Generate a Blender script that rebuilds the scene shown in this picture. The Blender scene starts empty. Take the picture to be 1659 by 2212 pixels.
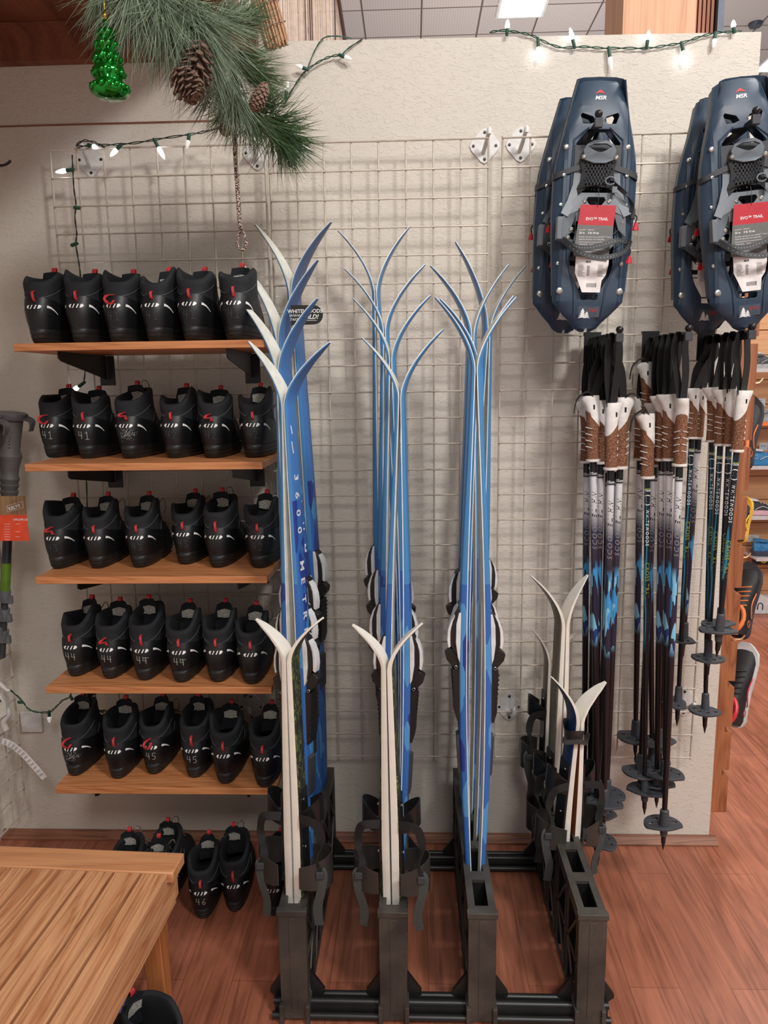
import bpy, bmesh, math, random
from mathutils import Vector, Matrix
random.seed(7)
PI = math.pi
SC = bpy.context.scene
COL = SC.collection
# ------------------------------------------------------------------ camera
FPX = 1605.0
CAMR = ((0.9992410694852942, 0.03650312676895464, -0.013594366111554035),
        (-0.00728053293123797, -0.1678261411644863, -0.9857897241207542),
        (-0.03826589727319223, 0.98514055244819, -0.16743301056825666))
CAM = Vector((0.3923, -2.2010, 1.4892))
cd = bpy.data.cameras.new('camera'); cam = bpy.data.objects.new('camera', cd); COL.objects.link(cam)
cd.sensor_fit = 'VERTICAL'; cd.sensor_height = 24.0; cd.lens = FPX/2212*24.0; cd.clip_start = .02; cd.clip_end = 100
rr, dd_, ff = [Vector(r) for r in CAMR]
cam.matrix_world = Matrix(((rr.x, -dd_.x, -ff.x, CAM.x), (rr.y, -dd_.y, -ff.y, CAM.y), (rr.z, -dd_.z, -ff.z, CAM.z), (0, 0, 0, 1)))
SC.camera = cam
# ------------------------------------------------------------------ light
W = bpy.data.worlds.new('world'); SC.world = W; W.use_nodes = True
W.node_tree.nodes['Background'].inputs[0].default_value = (1.0, .97, .94, 1)
W.node_tree.nodes['Background'].inputs[1].default_value = 0.46
def area(name, loc, target, sx, sy, power, col=(1, .965, .92)):
    l = bpy.data.lights.new(name, 'AREA'); l.shape = 'RECTANGLE'; l.size = sx; l.size_y = sy; l.energy = power; l.color = col
    o = bpy.data.objects.new(name, l); COL.objects.link(o); o.location = loc
    o.rotation_euler = (Vector(target)-Vector(loc)).to_track_quat('-Z', 'Y').to_euler(); return o
area('ceiling_lamp', (2.0, -3.0, 3.9), (.8, -.2, 0.2), .5, .5, 84)
area('ceiling_lamp', (0.9, -4.6, 4.2), (0.6, -.5, .6), 1.0, 1.0, 78)
area('ceiling_lamp', (2.9, -.3, 4.2), (2.6, .3, 0), 1.2, .6, 50)
area('ceiling_lamp', (2.4, 2.0, 4.2), (2.4, 2.6, 0), 1.2, .6, 90)
area('added_ceiling_fill', (1.5, 4.0, 2.9), (1.5, 4.2, 4.6), 2.5, 2.5, 34)  # added fill aimed upwards to brighten the far ceiling, not a fixture of the room
SC.view_settings.view_transform = 'Standard'; SC.view_settings.look = 'None'
SC.view_settings.gamma = 1.0; SC.view_settings.use_curve_mapping = False
SC.view_settings.exposure = 0.0
# ------------------------------------------------------------------ pixel -> place helpers (pixel of the 1659x2212 photograph)
def ray(px, py):
    return ff + rr*((px-829.5)/FPX) + dd_*((py-1106)/FPX)
def atY(px, py, Y):
    d = ray(px, py); return CAM + d*((Y-CAM.y)/d.y)
def atZ(px, py, Z):
    d = ray(px, py); return CAM + d*((Z-CAM.z)/d.z)
def atX(px, py, X):
    d = ray(px, py); return CAM + d*((X-CAM.x)/d.x)
def V(*a): return Vector(a)
# ------------------------------------------------------------------ materials
def s2l(c):
    return tuple(((x/255)/12.92 if x/255 <= .04045 else ((x/255+.055)/1.055)**2.4) for x in c)
MATS = {}
def newmat(name):
    m = bpy.data.materials.new(name); m.use_nodes = True; MATS[name] = m
    return m, m.node_tree.nodes, m.node_tree.links, m.node_tree.nodes['Principled BSDF']
def coords(N, L, scale=(1, 1, 1), rot=(0, 0, 0), loc=(0, 0, 0)):
    tc = N.new('ShaderNodeTexCoord'); mp = N.new('ShaderNodeMapping')
    mp.inputs['Scale'].default_value = scale; mp.inputs['Rotation'].default_value = rot; mp.inputs['Location'].default_value = loc
    L.new(tc.outputs['Object'], mp.inputs['Vector']); return mp.outputs['Vector']
def noise(N, L, vec, scale, detail=3, dist=0., rough=.5):
    n = N.new('ShaderNodeTexNoise'); n.inputs['Scale'].default_value = scale; n.inputs['Detail'].default_value = detail
    n.inputs['Distortion'].default_value = dist; n.inputs['Roughness'].default_value = rough
    L.new(vec, n.inputs['Vector']); return n.outputs['Fac']
def ramp(N, L, fac, stops):
    r = N.new('ShaderNodeValToRGB'); e = r.color_ramp.elements
    while len(e) < len(stops): e.new(.5)
    for i, (p, c) in enumerate(stops):
        e[i].position = p; e[i].color = (*c, 1)
    L.new(fac, r.inputs['Fac']); return r.outputs['Color']
def mix(N, L, fac, a, b, mode='MIX'):
    m = N.new('ShaderNodeMix'); m.data_type = 'RGBA'; m.blend_type = mode
    for sock, v in ((0, fac), (6, a), (7, b)):
        if isinstance(v, (int, float)): m.inputs[sock].default_value = v
        elif isinstance(v, tuple): m.inputs[sock].default_value = (*v, 1)
        else: L.new(v, m.inputs[sock])
    return m.outputs[2]
def bump(N, L, P, h, strength=.3, dist=.002):
    b = N.new('ShaderNodeBump'); b.inputs['Strength'].default_value = strength; b.inputs['Distance'].default_value = dist
    L.new(h, b.inputs['Height']); L.new(b.outputs['Normal'], P.inputs['Normal'])
def M(name, c, rough=.5, metal=0., var=.12, vscale=40, bmp=0., bscale=300, spec=.5, emit=0, coat=0, alpha=1, trans=0, ecol=None):
    """plain procedural material: base colour (sRGB 0-255) with a little noise variation"""
    m, N, L, P = newmat(name); c = s2l(c)
    vec = coords(N, L)
    n = noise(N, L, vec, vscale, 3)
    dark = tuple(x*(1-var) for x in c); lite = tuple(min(1, x*(1+var)) for x in c)
    L.new(ramp(N, L, n, [(.3, dark), (.7, lite)]), P.inputs['Base Color'])
    P.inputs['Roughness'].default_value = rough; P.inputs['Metallic'].default_value = metal
    P.inputs['Specular IOR Level'].default_value = spec
    if coat: P.inputs['Coat Weight'].default_value = coat
    if trans: P.inputs['Transmission Weight'].default_value = trans
    if bmp: bump(N, L, P, noise(N, L, vec, bscale, 2), bmp, .001)
    if emit:
        P.inputs['Emission Color'].default_value = (*s2l(ecol or (255, 250, 245)), 1); P.inputs['Emission Strength'].default_value = emit
    return m
def wood(name, c1, c2, axis, rough=.45, gs=1., contrast=1., bandscale=9):
    m, N, L, P = newmat(name); c1 = s2l(c1); c2 = s2l(c2)
    k = {'x': (.07, 1, 1), 'y': (1, .07, 1), 'z': (1, 1, .07)}[axis]
    vec = coords(N, L, k)
    big = noise(N, L, vec, bandscale*gs, 3, 1.2)
    w = N.new('ShaderNodeMath'); w.operation = 'MULTIPLY'; L.new(big, w.inputs[0]); w.inputs[1].default_value = 14
    fr = N.new('ShaderNodeMath'); fr.operation = 'PINGPONG'; L.new(w.outputs[0], fr.inputs[0]); fr.inputs[1].default_value = 1
    k2 = tuple(x*.3 if x < 1 else x for x in k)
    fine = noise(N, L, coords(N, L, k2), 260*gs, 2)
    mid = tuple((a+b)/2 for a, b in zip(c1, c2))
    base = ramp(N, L, fr.outputs[0], [(0, c1), (.75, mid), (1, c2)])
    f2 = ramp(N, L, fine, [(.35, tuple(x*.72 for x in (1, 1, 1))), (.55, (1, 1, 1))])
    L.new(mix(N, L, .75*contrast, base, f2, 'MULTIPLY'), P.inputs['Base Color'])
    P.inputs['Roughness'].default_value = rough
    bump(N, L, P, fine, .12, .0006)
    return m
def wall_mat():
    m, N, L, P = newmat('trowelled_plaster'); c = s2l((219, 211, 200))
    v = coords(N, L)
    a = noise(N, L, v, 3, 4); L.new(ramp(N, L, a, [(.3, tuple(x*.95 for x in c)), (.7, c)]), P.inputs['Base Color'])
    P.inputs['Roughness'].default_value = .75
    n1 = noise(N, L, coords(N, L, (1, 1, 2.2)), 55, 4, 1.5); n2 = noise(N, L, v, 18, 3, .6)
    r1 = ramp(N, L, n1, [(.52, (0, 0, 0)), (.72, (1, 1, 1))])
    bump(N, L, P, mix(N, L, .35, r1, n2), .5, .0035)
wall_mat()
def floor_mat():
    m, N, L, P = newmat('laminate_floor')
    v = coords(N, L, (1, 1, 1), (0, 0, PI/2))
    b = N.new('ShaderNodeTexBrick'); L.new(v, b.inputs['Vector'])
    b.inputs['Color1'].default_value = (*s2l((174, 110, 86)), 1); b.inputs['Color2'].default_value = (*s2l((158, 96, 72)), 1)
    b.inputs['Mortar'].default_value = (*s2l((124, 70, 50)), 1)
    b.inputs['Scale'].default_value = 1; b.inputs['Brick Width'].default_value = 1.2; b.inputs['Row Height'].default_value = .125
    b.inputs['Mortar Size'].default_value = .0009; b.offset = .37
    g = noise(N, L, coords(N, L, (1, .055, 1)), 42, 5, 1.6, .6)
    g2 = noise(N, L, coords(N, L, (1, .22, 1)), 9, 4, 2.2)
    c = mix(N, L, .6, b.outputs['Color'], ramp(N, L, g, [(.35, (.45, .40, .38)), (.5, (.95, .93, .93)), (.75, (1.35, 1.35, 1.4))]), 'MULTIPLY')
    c = mix(N, L, .55, c, ramp(N, L, g2, [(.3, (.55, .5, .48)), (.6, (1.1, 1.1, 1.1))]), 'MULTIPLY')
    L.new(c, P.inputs['Base Color']); P.inputs['Roughness'].default_value = .38
    bump(N, L, P, g, .08, .0006)
floor_mat()
def tile_mat():
    m, N, L, P = newmat('ceiling_tile')
    v = coords(N, L)
    b = N.new('ShaderNodeTexBrick'); L.new(v, b.inputs['Vector'])
    b.inputs['Color1'].default_value = (*s2l((205, 195, 192)), 1); b.inputs['Color2'].default_value = (*s2l((196, 188, 186)), 1)
    b.inputs['Mortar'].default_value = (*s2l((110, 92, 88)), 1); b.inputs['Scale'].default_value = 1
    b.inputs['Brick Width'].default_value = .5; b.inputs['Row Height'].default_value = .5; b.inputs['Mortar Size'].default_value = .008; b.offset = 0
    w = N.new('ShaderNodeTexWave'); L.new(v, w.inputs['Vector']); w.inputs['Scale'].default_value = 14; w.inputs['Distortion'].default_value = .4
    c = mix(N, L, .3, b.outputs['Color'], ramp(N, L, w.outputs['Fac'], [(0, (.6, .58, .58)), (.5, (1, 1, 1))]), 'MULTIPLY')
    L.new(c, P.inputs['Base Color']); P.inputs['Roughness'].default_value = .9
tile_mat()
wood('oak_shelf_wood', (206, 140, 92), (176, 108, 64), 'x', .42, 1.3)
wood('bench_slat_wood', (212, 158, 116), (176, 116, 76), 'y', .38, 1.5, 1.1)
wood('bench_rail_wood', (206, 148, 104), (188, 128, 86), 'x', .4, .8, .8)
wood('bench_leg_wood', (186, 118, 70), (160, 96, 54), 'z', .45, .8, .8)
wood('slatwall_oak', (180, 114, 76), (146, 84, 52), 'z', .5, 1.5)
wood('baseboard_wood', (150, 98, 74), (118, 74, 54), 'x', .5, 2)
wood('maple_slatwall', (212, 160, 118), (200, 146, 104), 'x', .5, .8, .5)
wood('soffit_plywood', (140, 84, 58), (112, 62, 42), 'y', .6, .35, .8)
wood('column_pine', (226, 176, 142), (210, 156, 122), 'z', .6, .8, .6)
wood('column_redwood', (176, 116, 90), (150, 92, 70), 'z', .6, 2.0, 1.)
M('painted_wire', (194, 183, 169), .4, .1)
M('bracket_white', (214, 212, 210), .35)
M('screw_dark', (60, 54, 50), .4, .6)
M('bracket_black', (22, 22, 24), .45)
M('boot_fabric', (19, 23, 29), .8, 0, .25, 60, .5, 900)
M('boot_counter', (14, 17, 20), .46, 0, .3, 25, .12, 400)
M('boot_counter_worn', (40, 42, 42), .5, 0, .9, 60, .12, 400)
M('boot_sole', (28, 29, 30), .5, 0, .35, 40, .1, 300)
M('boot_lining', (12, 15, 19), .9)
M('boot_mesh_panel', (38, 43, 50), .7, 0, .2, 600)
M('red_webbing', (186, 44, 50), .6, 0, .25, 300)
M('reflective_white', (236, 236, 236), .4)
M('chalk_mark', (150, 152, 150), .9, 0, .4, 500)
M('faint_chalk_mark', (58, 62, 66), .9, 0, .5, 500)
M('grey_piping', (96, 100, 104), .6)
def label_mat():
    m, N, L, P = newmat('tongue_label')
    n = noise(N, L, coords(N, L, (1, 1, 2.2)), 420, 2, 2)
    L.new(ramp(N, L, n, [(.46, s2l((60, 60, 58))), (.52, s2l((206, 203, 192)))]), P.inputs['Base Color'])
label_mat()
def lace_mat():
    m, N, L, P = newmat('speckled_lace')
    n = noise(N, L, coords(N, L), 700, 1)
    L.new(ramp(N, L, n, [(.5, s2l((22, 22, 24))), (.55, s2l((190, 180, 160)))]), P.inputs['Base Color'])
lace_mat()
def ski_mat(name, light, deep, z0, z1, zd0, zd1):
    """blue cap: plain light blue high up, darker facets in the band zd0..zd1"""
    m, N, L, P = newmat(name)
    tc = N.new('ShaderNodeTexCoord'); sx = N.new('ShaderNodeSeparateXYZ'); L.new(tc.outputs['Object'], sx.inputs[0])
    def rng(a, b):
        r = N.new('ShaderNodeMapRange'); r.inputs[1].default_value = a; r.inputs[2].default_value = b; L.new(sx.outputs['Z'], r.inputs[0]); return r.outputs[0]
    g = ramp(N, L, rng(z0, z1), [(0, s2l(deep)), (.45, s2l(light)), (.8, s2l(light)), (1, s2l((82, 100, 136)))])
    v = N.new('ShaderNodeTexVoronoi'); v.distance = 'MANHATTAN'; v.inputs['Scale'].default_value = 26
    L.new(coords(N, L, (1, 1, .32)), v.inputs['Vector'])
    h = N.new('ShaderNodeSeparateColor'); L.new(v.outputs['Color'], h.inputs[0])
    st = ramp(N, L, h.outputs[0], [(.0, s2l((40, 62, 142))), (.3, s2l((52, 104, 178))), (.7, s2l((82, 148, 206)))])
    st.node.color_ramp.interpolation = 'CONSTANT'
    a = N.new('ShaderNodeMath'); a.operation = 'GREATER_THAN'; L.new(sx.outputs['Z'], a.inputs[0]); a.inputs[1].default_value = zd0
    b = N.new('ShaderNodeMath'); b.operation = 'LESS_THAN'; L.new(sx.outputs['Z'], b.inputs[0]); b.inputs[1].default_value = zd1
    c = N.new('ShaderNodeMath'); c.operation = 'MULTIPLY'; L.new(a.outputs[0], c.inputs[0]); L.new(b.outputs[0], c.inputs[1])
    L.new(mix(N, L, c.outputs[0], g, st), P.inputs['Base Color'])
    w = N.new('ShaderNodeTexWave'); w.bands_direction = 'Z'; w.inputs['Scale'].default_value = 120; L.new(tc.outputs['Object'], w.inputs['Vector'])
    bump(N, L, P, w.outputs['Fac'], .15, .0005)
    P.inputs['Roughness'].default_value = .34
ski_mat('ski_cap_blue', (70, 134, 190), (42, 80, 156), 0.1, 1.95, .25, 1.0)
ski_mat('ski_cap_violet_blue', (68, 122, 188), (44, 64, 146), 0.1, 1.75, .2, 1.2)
M('ski_base_white', (214, 214, 206), .5)
M('ski_edge_white', (226, 230, 228), .4)
M('kid_sidewall', (230, 224, 214), .45, 0, .04)
M('kid_base_white', (226, 226, 220), .5, 0, .04)
M('kid_base_brown', (150, 96, 62), .5, 0, .1)
def kidtop():
    m, N, L, P = newmat('kid_top_black_green')
    n = noise(N, L, coords(N, L, (1, 1, .4)), 60, 3, 2)
    L.new(ramp(N, L, n, [(.52, s2l((44, 46, 42))), (.57, s2l((120, 140, 62))), (.6, s2l((44, 46, 42)))]), P.inputs['Base Color'])
kidtop()
M('kid_top_navy', (28, 52, 92), .4)
M('kid_top_olive', (120, 112, 94), .45, 0, .3, 12)
M('binding_black', (30, 28, 28), .42)
M('binding_white', (222, 222, 222), .4)
M('strap_black', (26, 27, 27), .7, 0, .2, 300)
M('strap_grey', (66, 68, 66), .8, 0, .2, 300)
M('plastic_cup', (52, 50, 47), .35, 0, .15, 20)
M('plastic_cup_black', (26, 28, 28), .3, 0, .2, 20)
M('steel', (190, 190, 186), .3, .9)
def rackmat():
    m, N, L, P = newmat('rack_plastic')
    v = coords(N, L)
    n = noise(N, L, v, 9, 5, .5); n2 = noise(N, L, v, 260, 2)
    c = ramp(N, L, n, [(.35, s2l((48, 46, 43))), (.7, s2l((80, 76, 70)))])
    L.new(mix(N, L, .3, c, ramp(N, L, n2, [(.55, (.8, .8, .8)), (.7, (1.6, 1.6, 1.6))]), 'MULTIPLY'), P.inputs['Base Color'])
    P.inputs['Roughness'].default_value = .45
rackmat()
M('rack_black', (28, 29, 29), .4, 0, .2, 20)
def corkmat():
    m, N, L, P = newmat('cork')
    n = noise(N, L, coords(N, L), 520, 3)
    L.new(ramp(N, L, n, [(.36, s2l((70, 38, 24))), (.5, s2l((124, 78, 54))), (.68, s2l((178, 136, 104)))]), P.inputs['Base Color'])
    P.inputs['Roughness'].default_value = .85; bump(N, L, P, n, .4, .0008)
corkmat()
M('grip_white', (232, 228, 224), .4)
M('shaft_black', (26, 22, 24), .3, 0, .2, 20)
M('basket_grey', (66, 69, 75), .5, 0, .15, 30)
M('print_black', (24, 22, 24), .5)
M('print_white', (228, 230, 230), .5)
M('print_red', (206, 52, 48), .5)
M('print_lime', (150, 168, 50), .5)
M('print_silver', (150, 150, 152), .5)
def shaftmat(name, kid):
    m, N, L, P = newmat(name)
    tc = N.new('ShaderNodeTexCoord'); sx = N.new('ShaderNodeSeparateXYZ'); L.new(tc.outputs['Object'], sx.inputs[0])
    r = N.new('ShaderNodeMapRange'); r.inputs[1].default_value = 0; r.inputs[2].default_value = -1; L.new(sx.outputs['Z'], r.inputs[0]); f = r.outputs[0]
    if kid:
        w = N.new('ShaderNodeTexWave'); w.inputs['Scale'].default_value = 26; w.inputs['Distortion'].default_value = 6; w.inputs['Detail'].default_value = 1
        L.new(coords(N, L, (1, 1, .16)), w.inputs['Vector'])
        line = ramp(N, L, w.outputs['Fac'], [(.9, s2l((20, 26, 34))), (.97, s2l((40, 120, 150)))])
        c = mix(N, L, ramp(N, L, f, [(.0, (0, 0, 0)), (.05, (1, 1, 1)), (.42, (1, 1, 1)), (.50, (0, 0, 0))]), s2l((20, 19, 22)), line)
    else:
        g = ramp(N, L, f, [(0, s2l((24, 22, 24))), (.042, s2l((24, 22, 24))), (.043, s2l((222, 222, 226))), (.13, s2l((206, 204, 206))), (.19, s2l((64, 62, 84))), (.26, s2l((52, 46, 58))), (.45, s2l((40, 34, 52))), (.58, s2l((30, 24, 26)))])
        v = N.new('ShaderNodeTexVoronoi'); v.inputs['Scale'].default_value = 84; v.distance = 'MANHATTAN'
        L.new(coords(N, L, (1, 1, .2)), v.inputs['Vector'])
        h = N.new('ShaderNodeSeparateColor'); L.new(v.outputs['Color'], h.inputs[0])
        st = ramp(N, L, h.outputs[0], [(0, s2l((44, 40, 60))), (.38, s2l((36, 66, 130))), (.55, s2l((64, 150, 210))), (.8, s2l((130, 196, 226)))])
        st.node.color_ramp.interpolation = 'CONSTANT'
        msk = ramp(N, L, f, [(.27, (0, 0, 0)), (.30, (1, 1, 1)), (.48, (1, 1, 1)), (.52, (0, 0, 0))])
        c = mix(N, L, msk, g, st)
    L.new(c, P.inputs['Base Color']); P.inputs['Roughness'].default_value = .28
shaftmat('adult_shaft_print', False); shaftmat('kid_shaft_print', True)
M('snowshoe_deck', (46, 64, 84), .42, 0, .12, 12, .15, 900)
M('snowshoe_rail', (34, 42, 52), .5)
M('binding_slate', (104, 112, 120), .45, 0, .08)
M('rubber_black', (24, 25, 28), .55)
M('rubber_dark_grey', (58, 60, 64), .6)
M('clip_red', (206, 38, 52), .4)
M('card_red', (186, 24, 44), .5)
M('card_grey', (104, 102, 100), .5)
M('card_white', (232, 226, 226), .5)
M('print_grey', (130, 128, 126), .6)
M('decal_grey', (66, 78, 92), .5)
M('pine_needle_pale', (128, 146, 122), .6, 0, .35, 30)
M('pine_needle_green', (84, 108, 72), .6, 0, .4, 30)
M('pine_needle_dark', (64, 92, 54), .6, 0, .4, 30)
M('pine_branch', (70, 56, 40), .8)
M('cone_scale', (120, 96, 82), .8, 0, .35, 150)
M('cone_dark', (66, 44, 32), .8)
m_ = M('ornament_green', (10, 150, 40), .12, .85, .1, 20, coat=.6)
M('ornament_gold', (196, 148, 60), .3, .8)
M('wire_green', (26, 66, 48), .5)
M('wire_dark_green', (34, 44, 34), .5)
M('socket_green', (30, 74, 56), .5)
M('bulb_lit', (250, 250, 255), .2, emit=7, ecol=(246, 248, 255))
M('bulb_dim', (236, 236, 234), .25, emit=.25)
M('bamboo', (190, 150, 118), .7, 0, .25, 90)
M('reed_screen', (226, 204, 188), .8, 0, .1, 60, .6, 200)
M('dark_string', (70, 40, 34), .8)
def braidmat():
    m, N, L, P = newmat('cord_braid'); n = noise(N, L, coords(N, L), 330, 1)
    L.new(ramp(N, L, n, [(.48, s2l((64, 46, 40))), (.56, s2l((196, 180, 164)))]), P.inputs['Base Color']); P.inputs['Roughness'].default_value = .8
braidmat()
M('lamp_panel', (255, 255, 255), .5, emit=6, ecol=(246, 250, 255))
M('metal_strip', (74, 80, 92), .4, .5)
M('trek_grip_grey', (92, 88, 86), .6)
M('trek_lock_grey', (120, 122, 126), .45, .3)
M('trek_green', (96, 130, 40), .4)
M('card_orange', (222, 74, 40), .5)
wood('card_wood_print', (150, 118, 84), (122, 94, 66), 'z', .5, 2)
M('clear_white_plastic', (206, 200, 194), .35)
def sockmat():
    m, N, L, P = newmat('sock_blue'); w = N.new('ShaderNodeTexWave'); w.inputs['Scale'].default_value = 60; L.new(coords(N, L), w.inputs['Vector'])
    L.new(ramp(N, L, w.outputs['Fac'], [(.8, s2l((28, 56, 150))), (.92, s2l((150, 160, 190)))]), P.inputs['Base Color']); P.inputs['Roughness'].default_value = .85
sockmat()
M('shoe_dark', (54, 54, 60), .7, 0, .2, 80); M('shoe_grey', (150, 150, 150), .7, 0, .2, 80)
M('shoe_blue', (46, 124, 176), .6, 0, .2, 80); M('shoe_pink', (214, 170, 180), .6); M('shoe_yellow', (236, 186, 60), .5)
M('shoe_orange', (224, 120, 60), .6); M('shoe_black', (26, 25, 26), .6); M('shoe_white', (214, 214, 216), .5); M('shoe_navy', (60, 62, 80), .5)
M('acrylic_white', (200, 196, 196), .2); M('teal_plastic', (52, 150, 156), .4); M('brass_hook', (196, 160, 120), .35, .7)
M('price_card', (196, 200, 206), .5); M('sign_yellow', (226, 222, 60), .5); M('sign_black', (26, 26, 28), .4)
# ------------------------------------------------------------------ mesh builder
class MB:
    def __init__(s): s.v = []; s.f = []; s.m = []
    def add(s, vs, fs, mi=0, X=None):
        k = len(s.v)
        s.v += [tuple(X @ Vector(p)) if X is not None else tuple(p) for p in vs]
        s.f += [tuple(i+k for i in f) for f in fs]; s.m += [mi]*len(fs); return s
    def box(s, x0, x1, y0, y1, z0, z1, mi=0, X=None):
        vs = [(x, y, z) for z in (z0, z1) for y in (y0, y1) for x in (x0, x1)]
        return s.add(vs, [(0, 2, 3, 1), (4, 5, 7, 6), (0, 1, 5, 4), (2, 6, 7, 3), (0, 4, 6, 2), (1, 3, 7, 5)], mi, X)
    def prism(s, poly, a, b, F=None, mi=0, caps=True):
        """poly in local (u,v); extruded from a to b along w; F maps (u,v,w) -> point"""
        F = F or (lambda u, v, w: (u, v, w)); n = len(poly)
        vs = [tuple(F(u, v, a)) for u, v in poly]+[tuple(F(u, v, b)) for u, v in poly]
        fs = [(i, (i+1) % n, n+(i+1) % n, n+i) for i in range(n)]
        if caps: fs += [tuple(range(n))[::-1], tuple(range(n, 2*n))]
        return s.add(vs, fs, mi)
    def tube(s, pts, r, n=8, mi=0, closed=False, cap=True):
        pts = [Vector(p) for p in pts]; N = len(pts)
        rs = r if isinstance(r, (list, tuple)) else [r]*N
        vs = []; up = None
        for i, p in enumerate(pts):
            if closed: t = pts[(i+1) % N]-pts[i-1]
            else: t = pts[min(i+1, N-1)]-pts[max(i-1, 0)]
            t = t.normalized() if t.length > 1e-9 else Vector((0, 0, 1))
            if up is None:
                up = t.orthogonal().normalized()
            up = (up-t*up.dot(t)); up = up.normalized() if up.length > 1e-6 else t.orthogonal().normalized()
            w = t.cross(up)
            for k in range(n):
                a = 2*PI*k/n; vs.append(p+(up*math.cos(a)+w*math.sin(a))*rs[i])
        fs = []
        for i in range(N if closed else N-1):
            j = (i+1) % N
            for k in range(n): fs.append((i*n+k, i*n+(k+1) % n, j*n+(k+1) % n, j*n+k))
        if cap and not closed: fs += [tuple(range(n))[::-1], tuple(range((N-1)*n, N*n))]
        return s.add(vs, fs, mi)
    def ribbon(s, pts, wd, th, wdir, mi=0):
        """flat strap: wd along wdir (vector or list), th thick"""
        pts = [Vector(p) for p in pts]; N = len(pts); vs = []
        for i, p in enumerate(pts):
            t = (pts[min(i+1, N-1)]-pts[max(i-1, 0)]).normalized()
            w = Vector(wdir[i] if isinstance(wdir, list) else wdir); w = (w-t*w.dot(t)).normalized()
            b = t.cross(w); ww = wd[i] if isinstance(wd, (list, tuple)) else wd
            for a, c in ((-1, -1), (1, -1), (1, 1), (-1, 1)): vs.append(p+w*(a*ww/2)+b*(c*th/2))
        fs = []
        for i in range(N-1):
            for k in range(4): fs.append((i*4+k, i*4+(k+1) % 4, i*4+4+(k+1) % 4, i*4+4+k))
        fs += [(3, 2, 1, 0), tuple(range((N-1)*4, N*4))]
        return s.add(vs, fs, mi)
    def lathe(s, prof, n=16, X=None, mi=0):
        vs = []; fs = []; K = len(prof)
        for r, z in prof:
            for k in range(n): vs.append((r*math.cos(2*PI*k/n), r*math.sin(2*PI*k/n), z))
        for i in range(K-1):
            for k in range(n): fs.append((i*n+k, i*n+(k+1) % n, (i+1)*n+(k+1) % n, (i+1)*n+k))
        fs += [tuple(range(n))[::-1], tuple(range((K-1)*n, K*n))]
        return s.add(vs, fs, mi, X)
    def rings(s, rings, mi=0, cap0=True, cap1=True, closed=True):
        n = len(rings[0]); vs = [p for r in rings for p in r]; fs = []
        for i in range(len(rings)-1):
            for k in range(n if closed else n-1): fs.append((i*n+k, i*n+(k+1) % n, (i+1)*n+(k+1) % n, (i+1)*n+k))
        if cap0: fs.append(tuple(range(n))[::-1])
        if cap1: fs.append(tuple(range((len(rings)-1)*n, len(rings)*n)))
        return s.add(vs, fs, mi)
    def build(s, name, mats, parent=None, world=True, bevel=0, angle=42, smooth=True, fix=True):
        org = parent_origin(parent) if (parent is not None and world) else Vector((0, 0, 0))
        own = Vector((0, 0, 0))
        if parent is None and world:
            xs = [p[0] for p in s.v]; ys = [p[1] for p in s.v]; zs = [p[2] for p in s.v]
            own = Vector(((min(xs)+max(xs))/2, (min(ys)+max(ys))/2, min(zs)))
        me = bpy.data.meshes.new(name)
        me.from_pydata([Vector(p)-org-own for p in s.v], [], s.f)
        for m in (mats if isinstance(mats, (list, tuple)) else [mats]): me.materials.append(MATS[m])
        me.polygons.foreach_set('material_index', s.m)
        if fix:
            bm = bmesh.new(); bm.from_mesh(me); bmesh.ops.recalc_face_normals(bm, faces=bm.faces); bm.to_mesh(me); bm.free()
        if smooth:
            me.polygons.foreach_set('use_smooth', [True]*len(me.polygons)); me.set_sharp_from_angle(angle=math.radians(angle))
        me.update()
        o = bpy.data.objects.new(name, me); COL.objects.link(o); o.location = own
        if parent is not None: o.parent = parent
        if bevel:
            b = o.modifiers.new('bevel', 'BEVEL'); b.width = bevel; b.segments = 2; b.limit_method = 'ANGLE'; b.angle_limit = math.radians(50); b.harden_normals = False
        return o
def parent_origin(p):
    o = Vector((0, 0, 0))
    while p is not None: o += p.location; p = p.parent
    return o
def tag(o, label=None, cat=None, group=None, kind=None):
    if label: o['label'] = label
    if cat: o['category'] = cat
    if group: o['group'] = group
    if kind: o['kind'] = kind
    return o
def thing(name, label, cat, loc, group=None, rot=(0, 0, 0)):
    o = bpy.data.objects.new(name, None); COL.objects.link(o); o.location = loc; o.rotation_euler = rot; o.empty_display_size = .05
    return tag(o, label, cat, group)
def dup(root, loc, rot, label, group=None, skip=(), scale=None, swap=None):
    def cp(o, par):
        c = o.copy(); COL.objects.link(c); c.parent = par
        for ch in o.children:
            if ch.name.split('.')[0] in skip: continue
            cp(ch, c)
        return c
    r = root.copy(); COL.objects.link(r); r.location = loc; r.rotation_euler = rot; r['label'] = label
    if scale: r.scale = scale
    if group: r['group'] = group
    for ch in root.children:
        if ch.name.split('.')[0] in skip: continue
        cp(ch, r)
    return r
TXT = {}
def text2d(s, size=1., shear=0., bold=0., space=1.):
    key = (s, shear, bold, space)
    if key not in TXT:
        cu = bpy.data.curves.new('t', 'FONT'); cu.body = s; cu.size = 1; cu.shear = shear; cu.offset = bold; cu.space_character = space; cu.resolution_u = 3
        o = bpy.data.objects.new('t', cu); COL.objects.link(o)
        me = o.evaluated_get(bpy.context.evaluated_depsgraph_get()).to_mesh()
        vs = [(v.co.x, v.co.y) for v in me.vertices]; fs = [tuple(p.vertices) for p in me.polygons]
        x0 = min(v[0] for v in vs); x1 = max(v[0] for v in vs)
        TXT[key] = ([(x-x0, y) for x, y in vs], fs, x1-x0)
        bpy.data.objects.remove(o); bpy.data.curves.remove(cu)
    vs, fs, w = TXT[key]
    return [(x*size, y*size) for x, y in vs], fs, w*size
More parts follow.
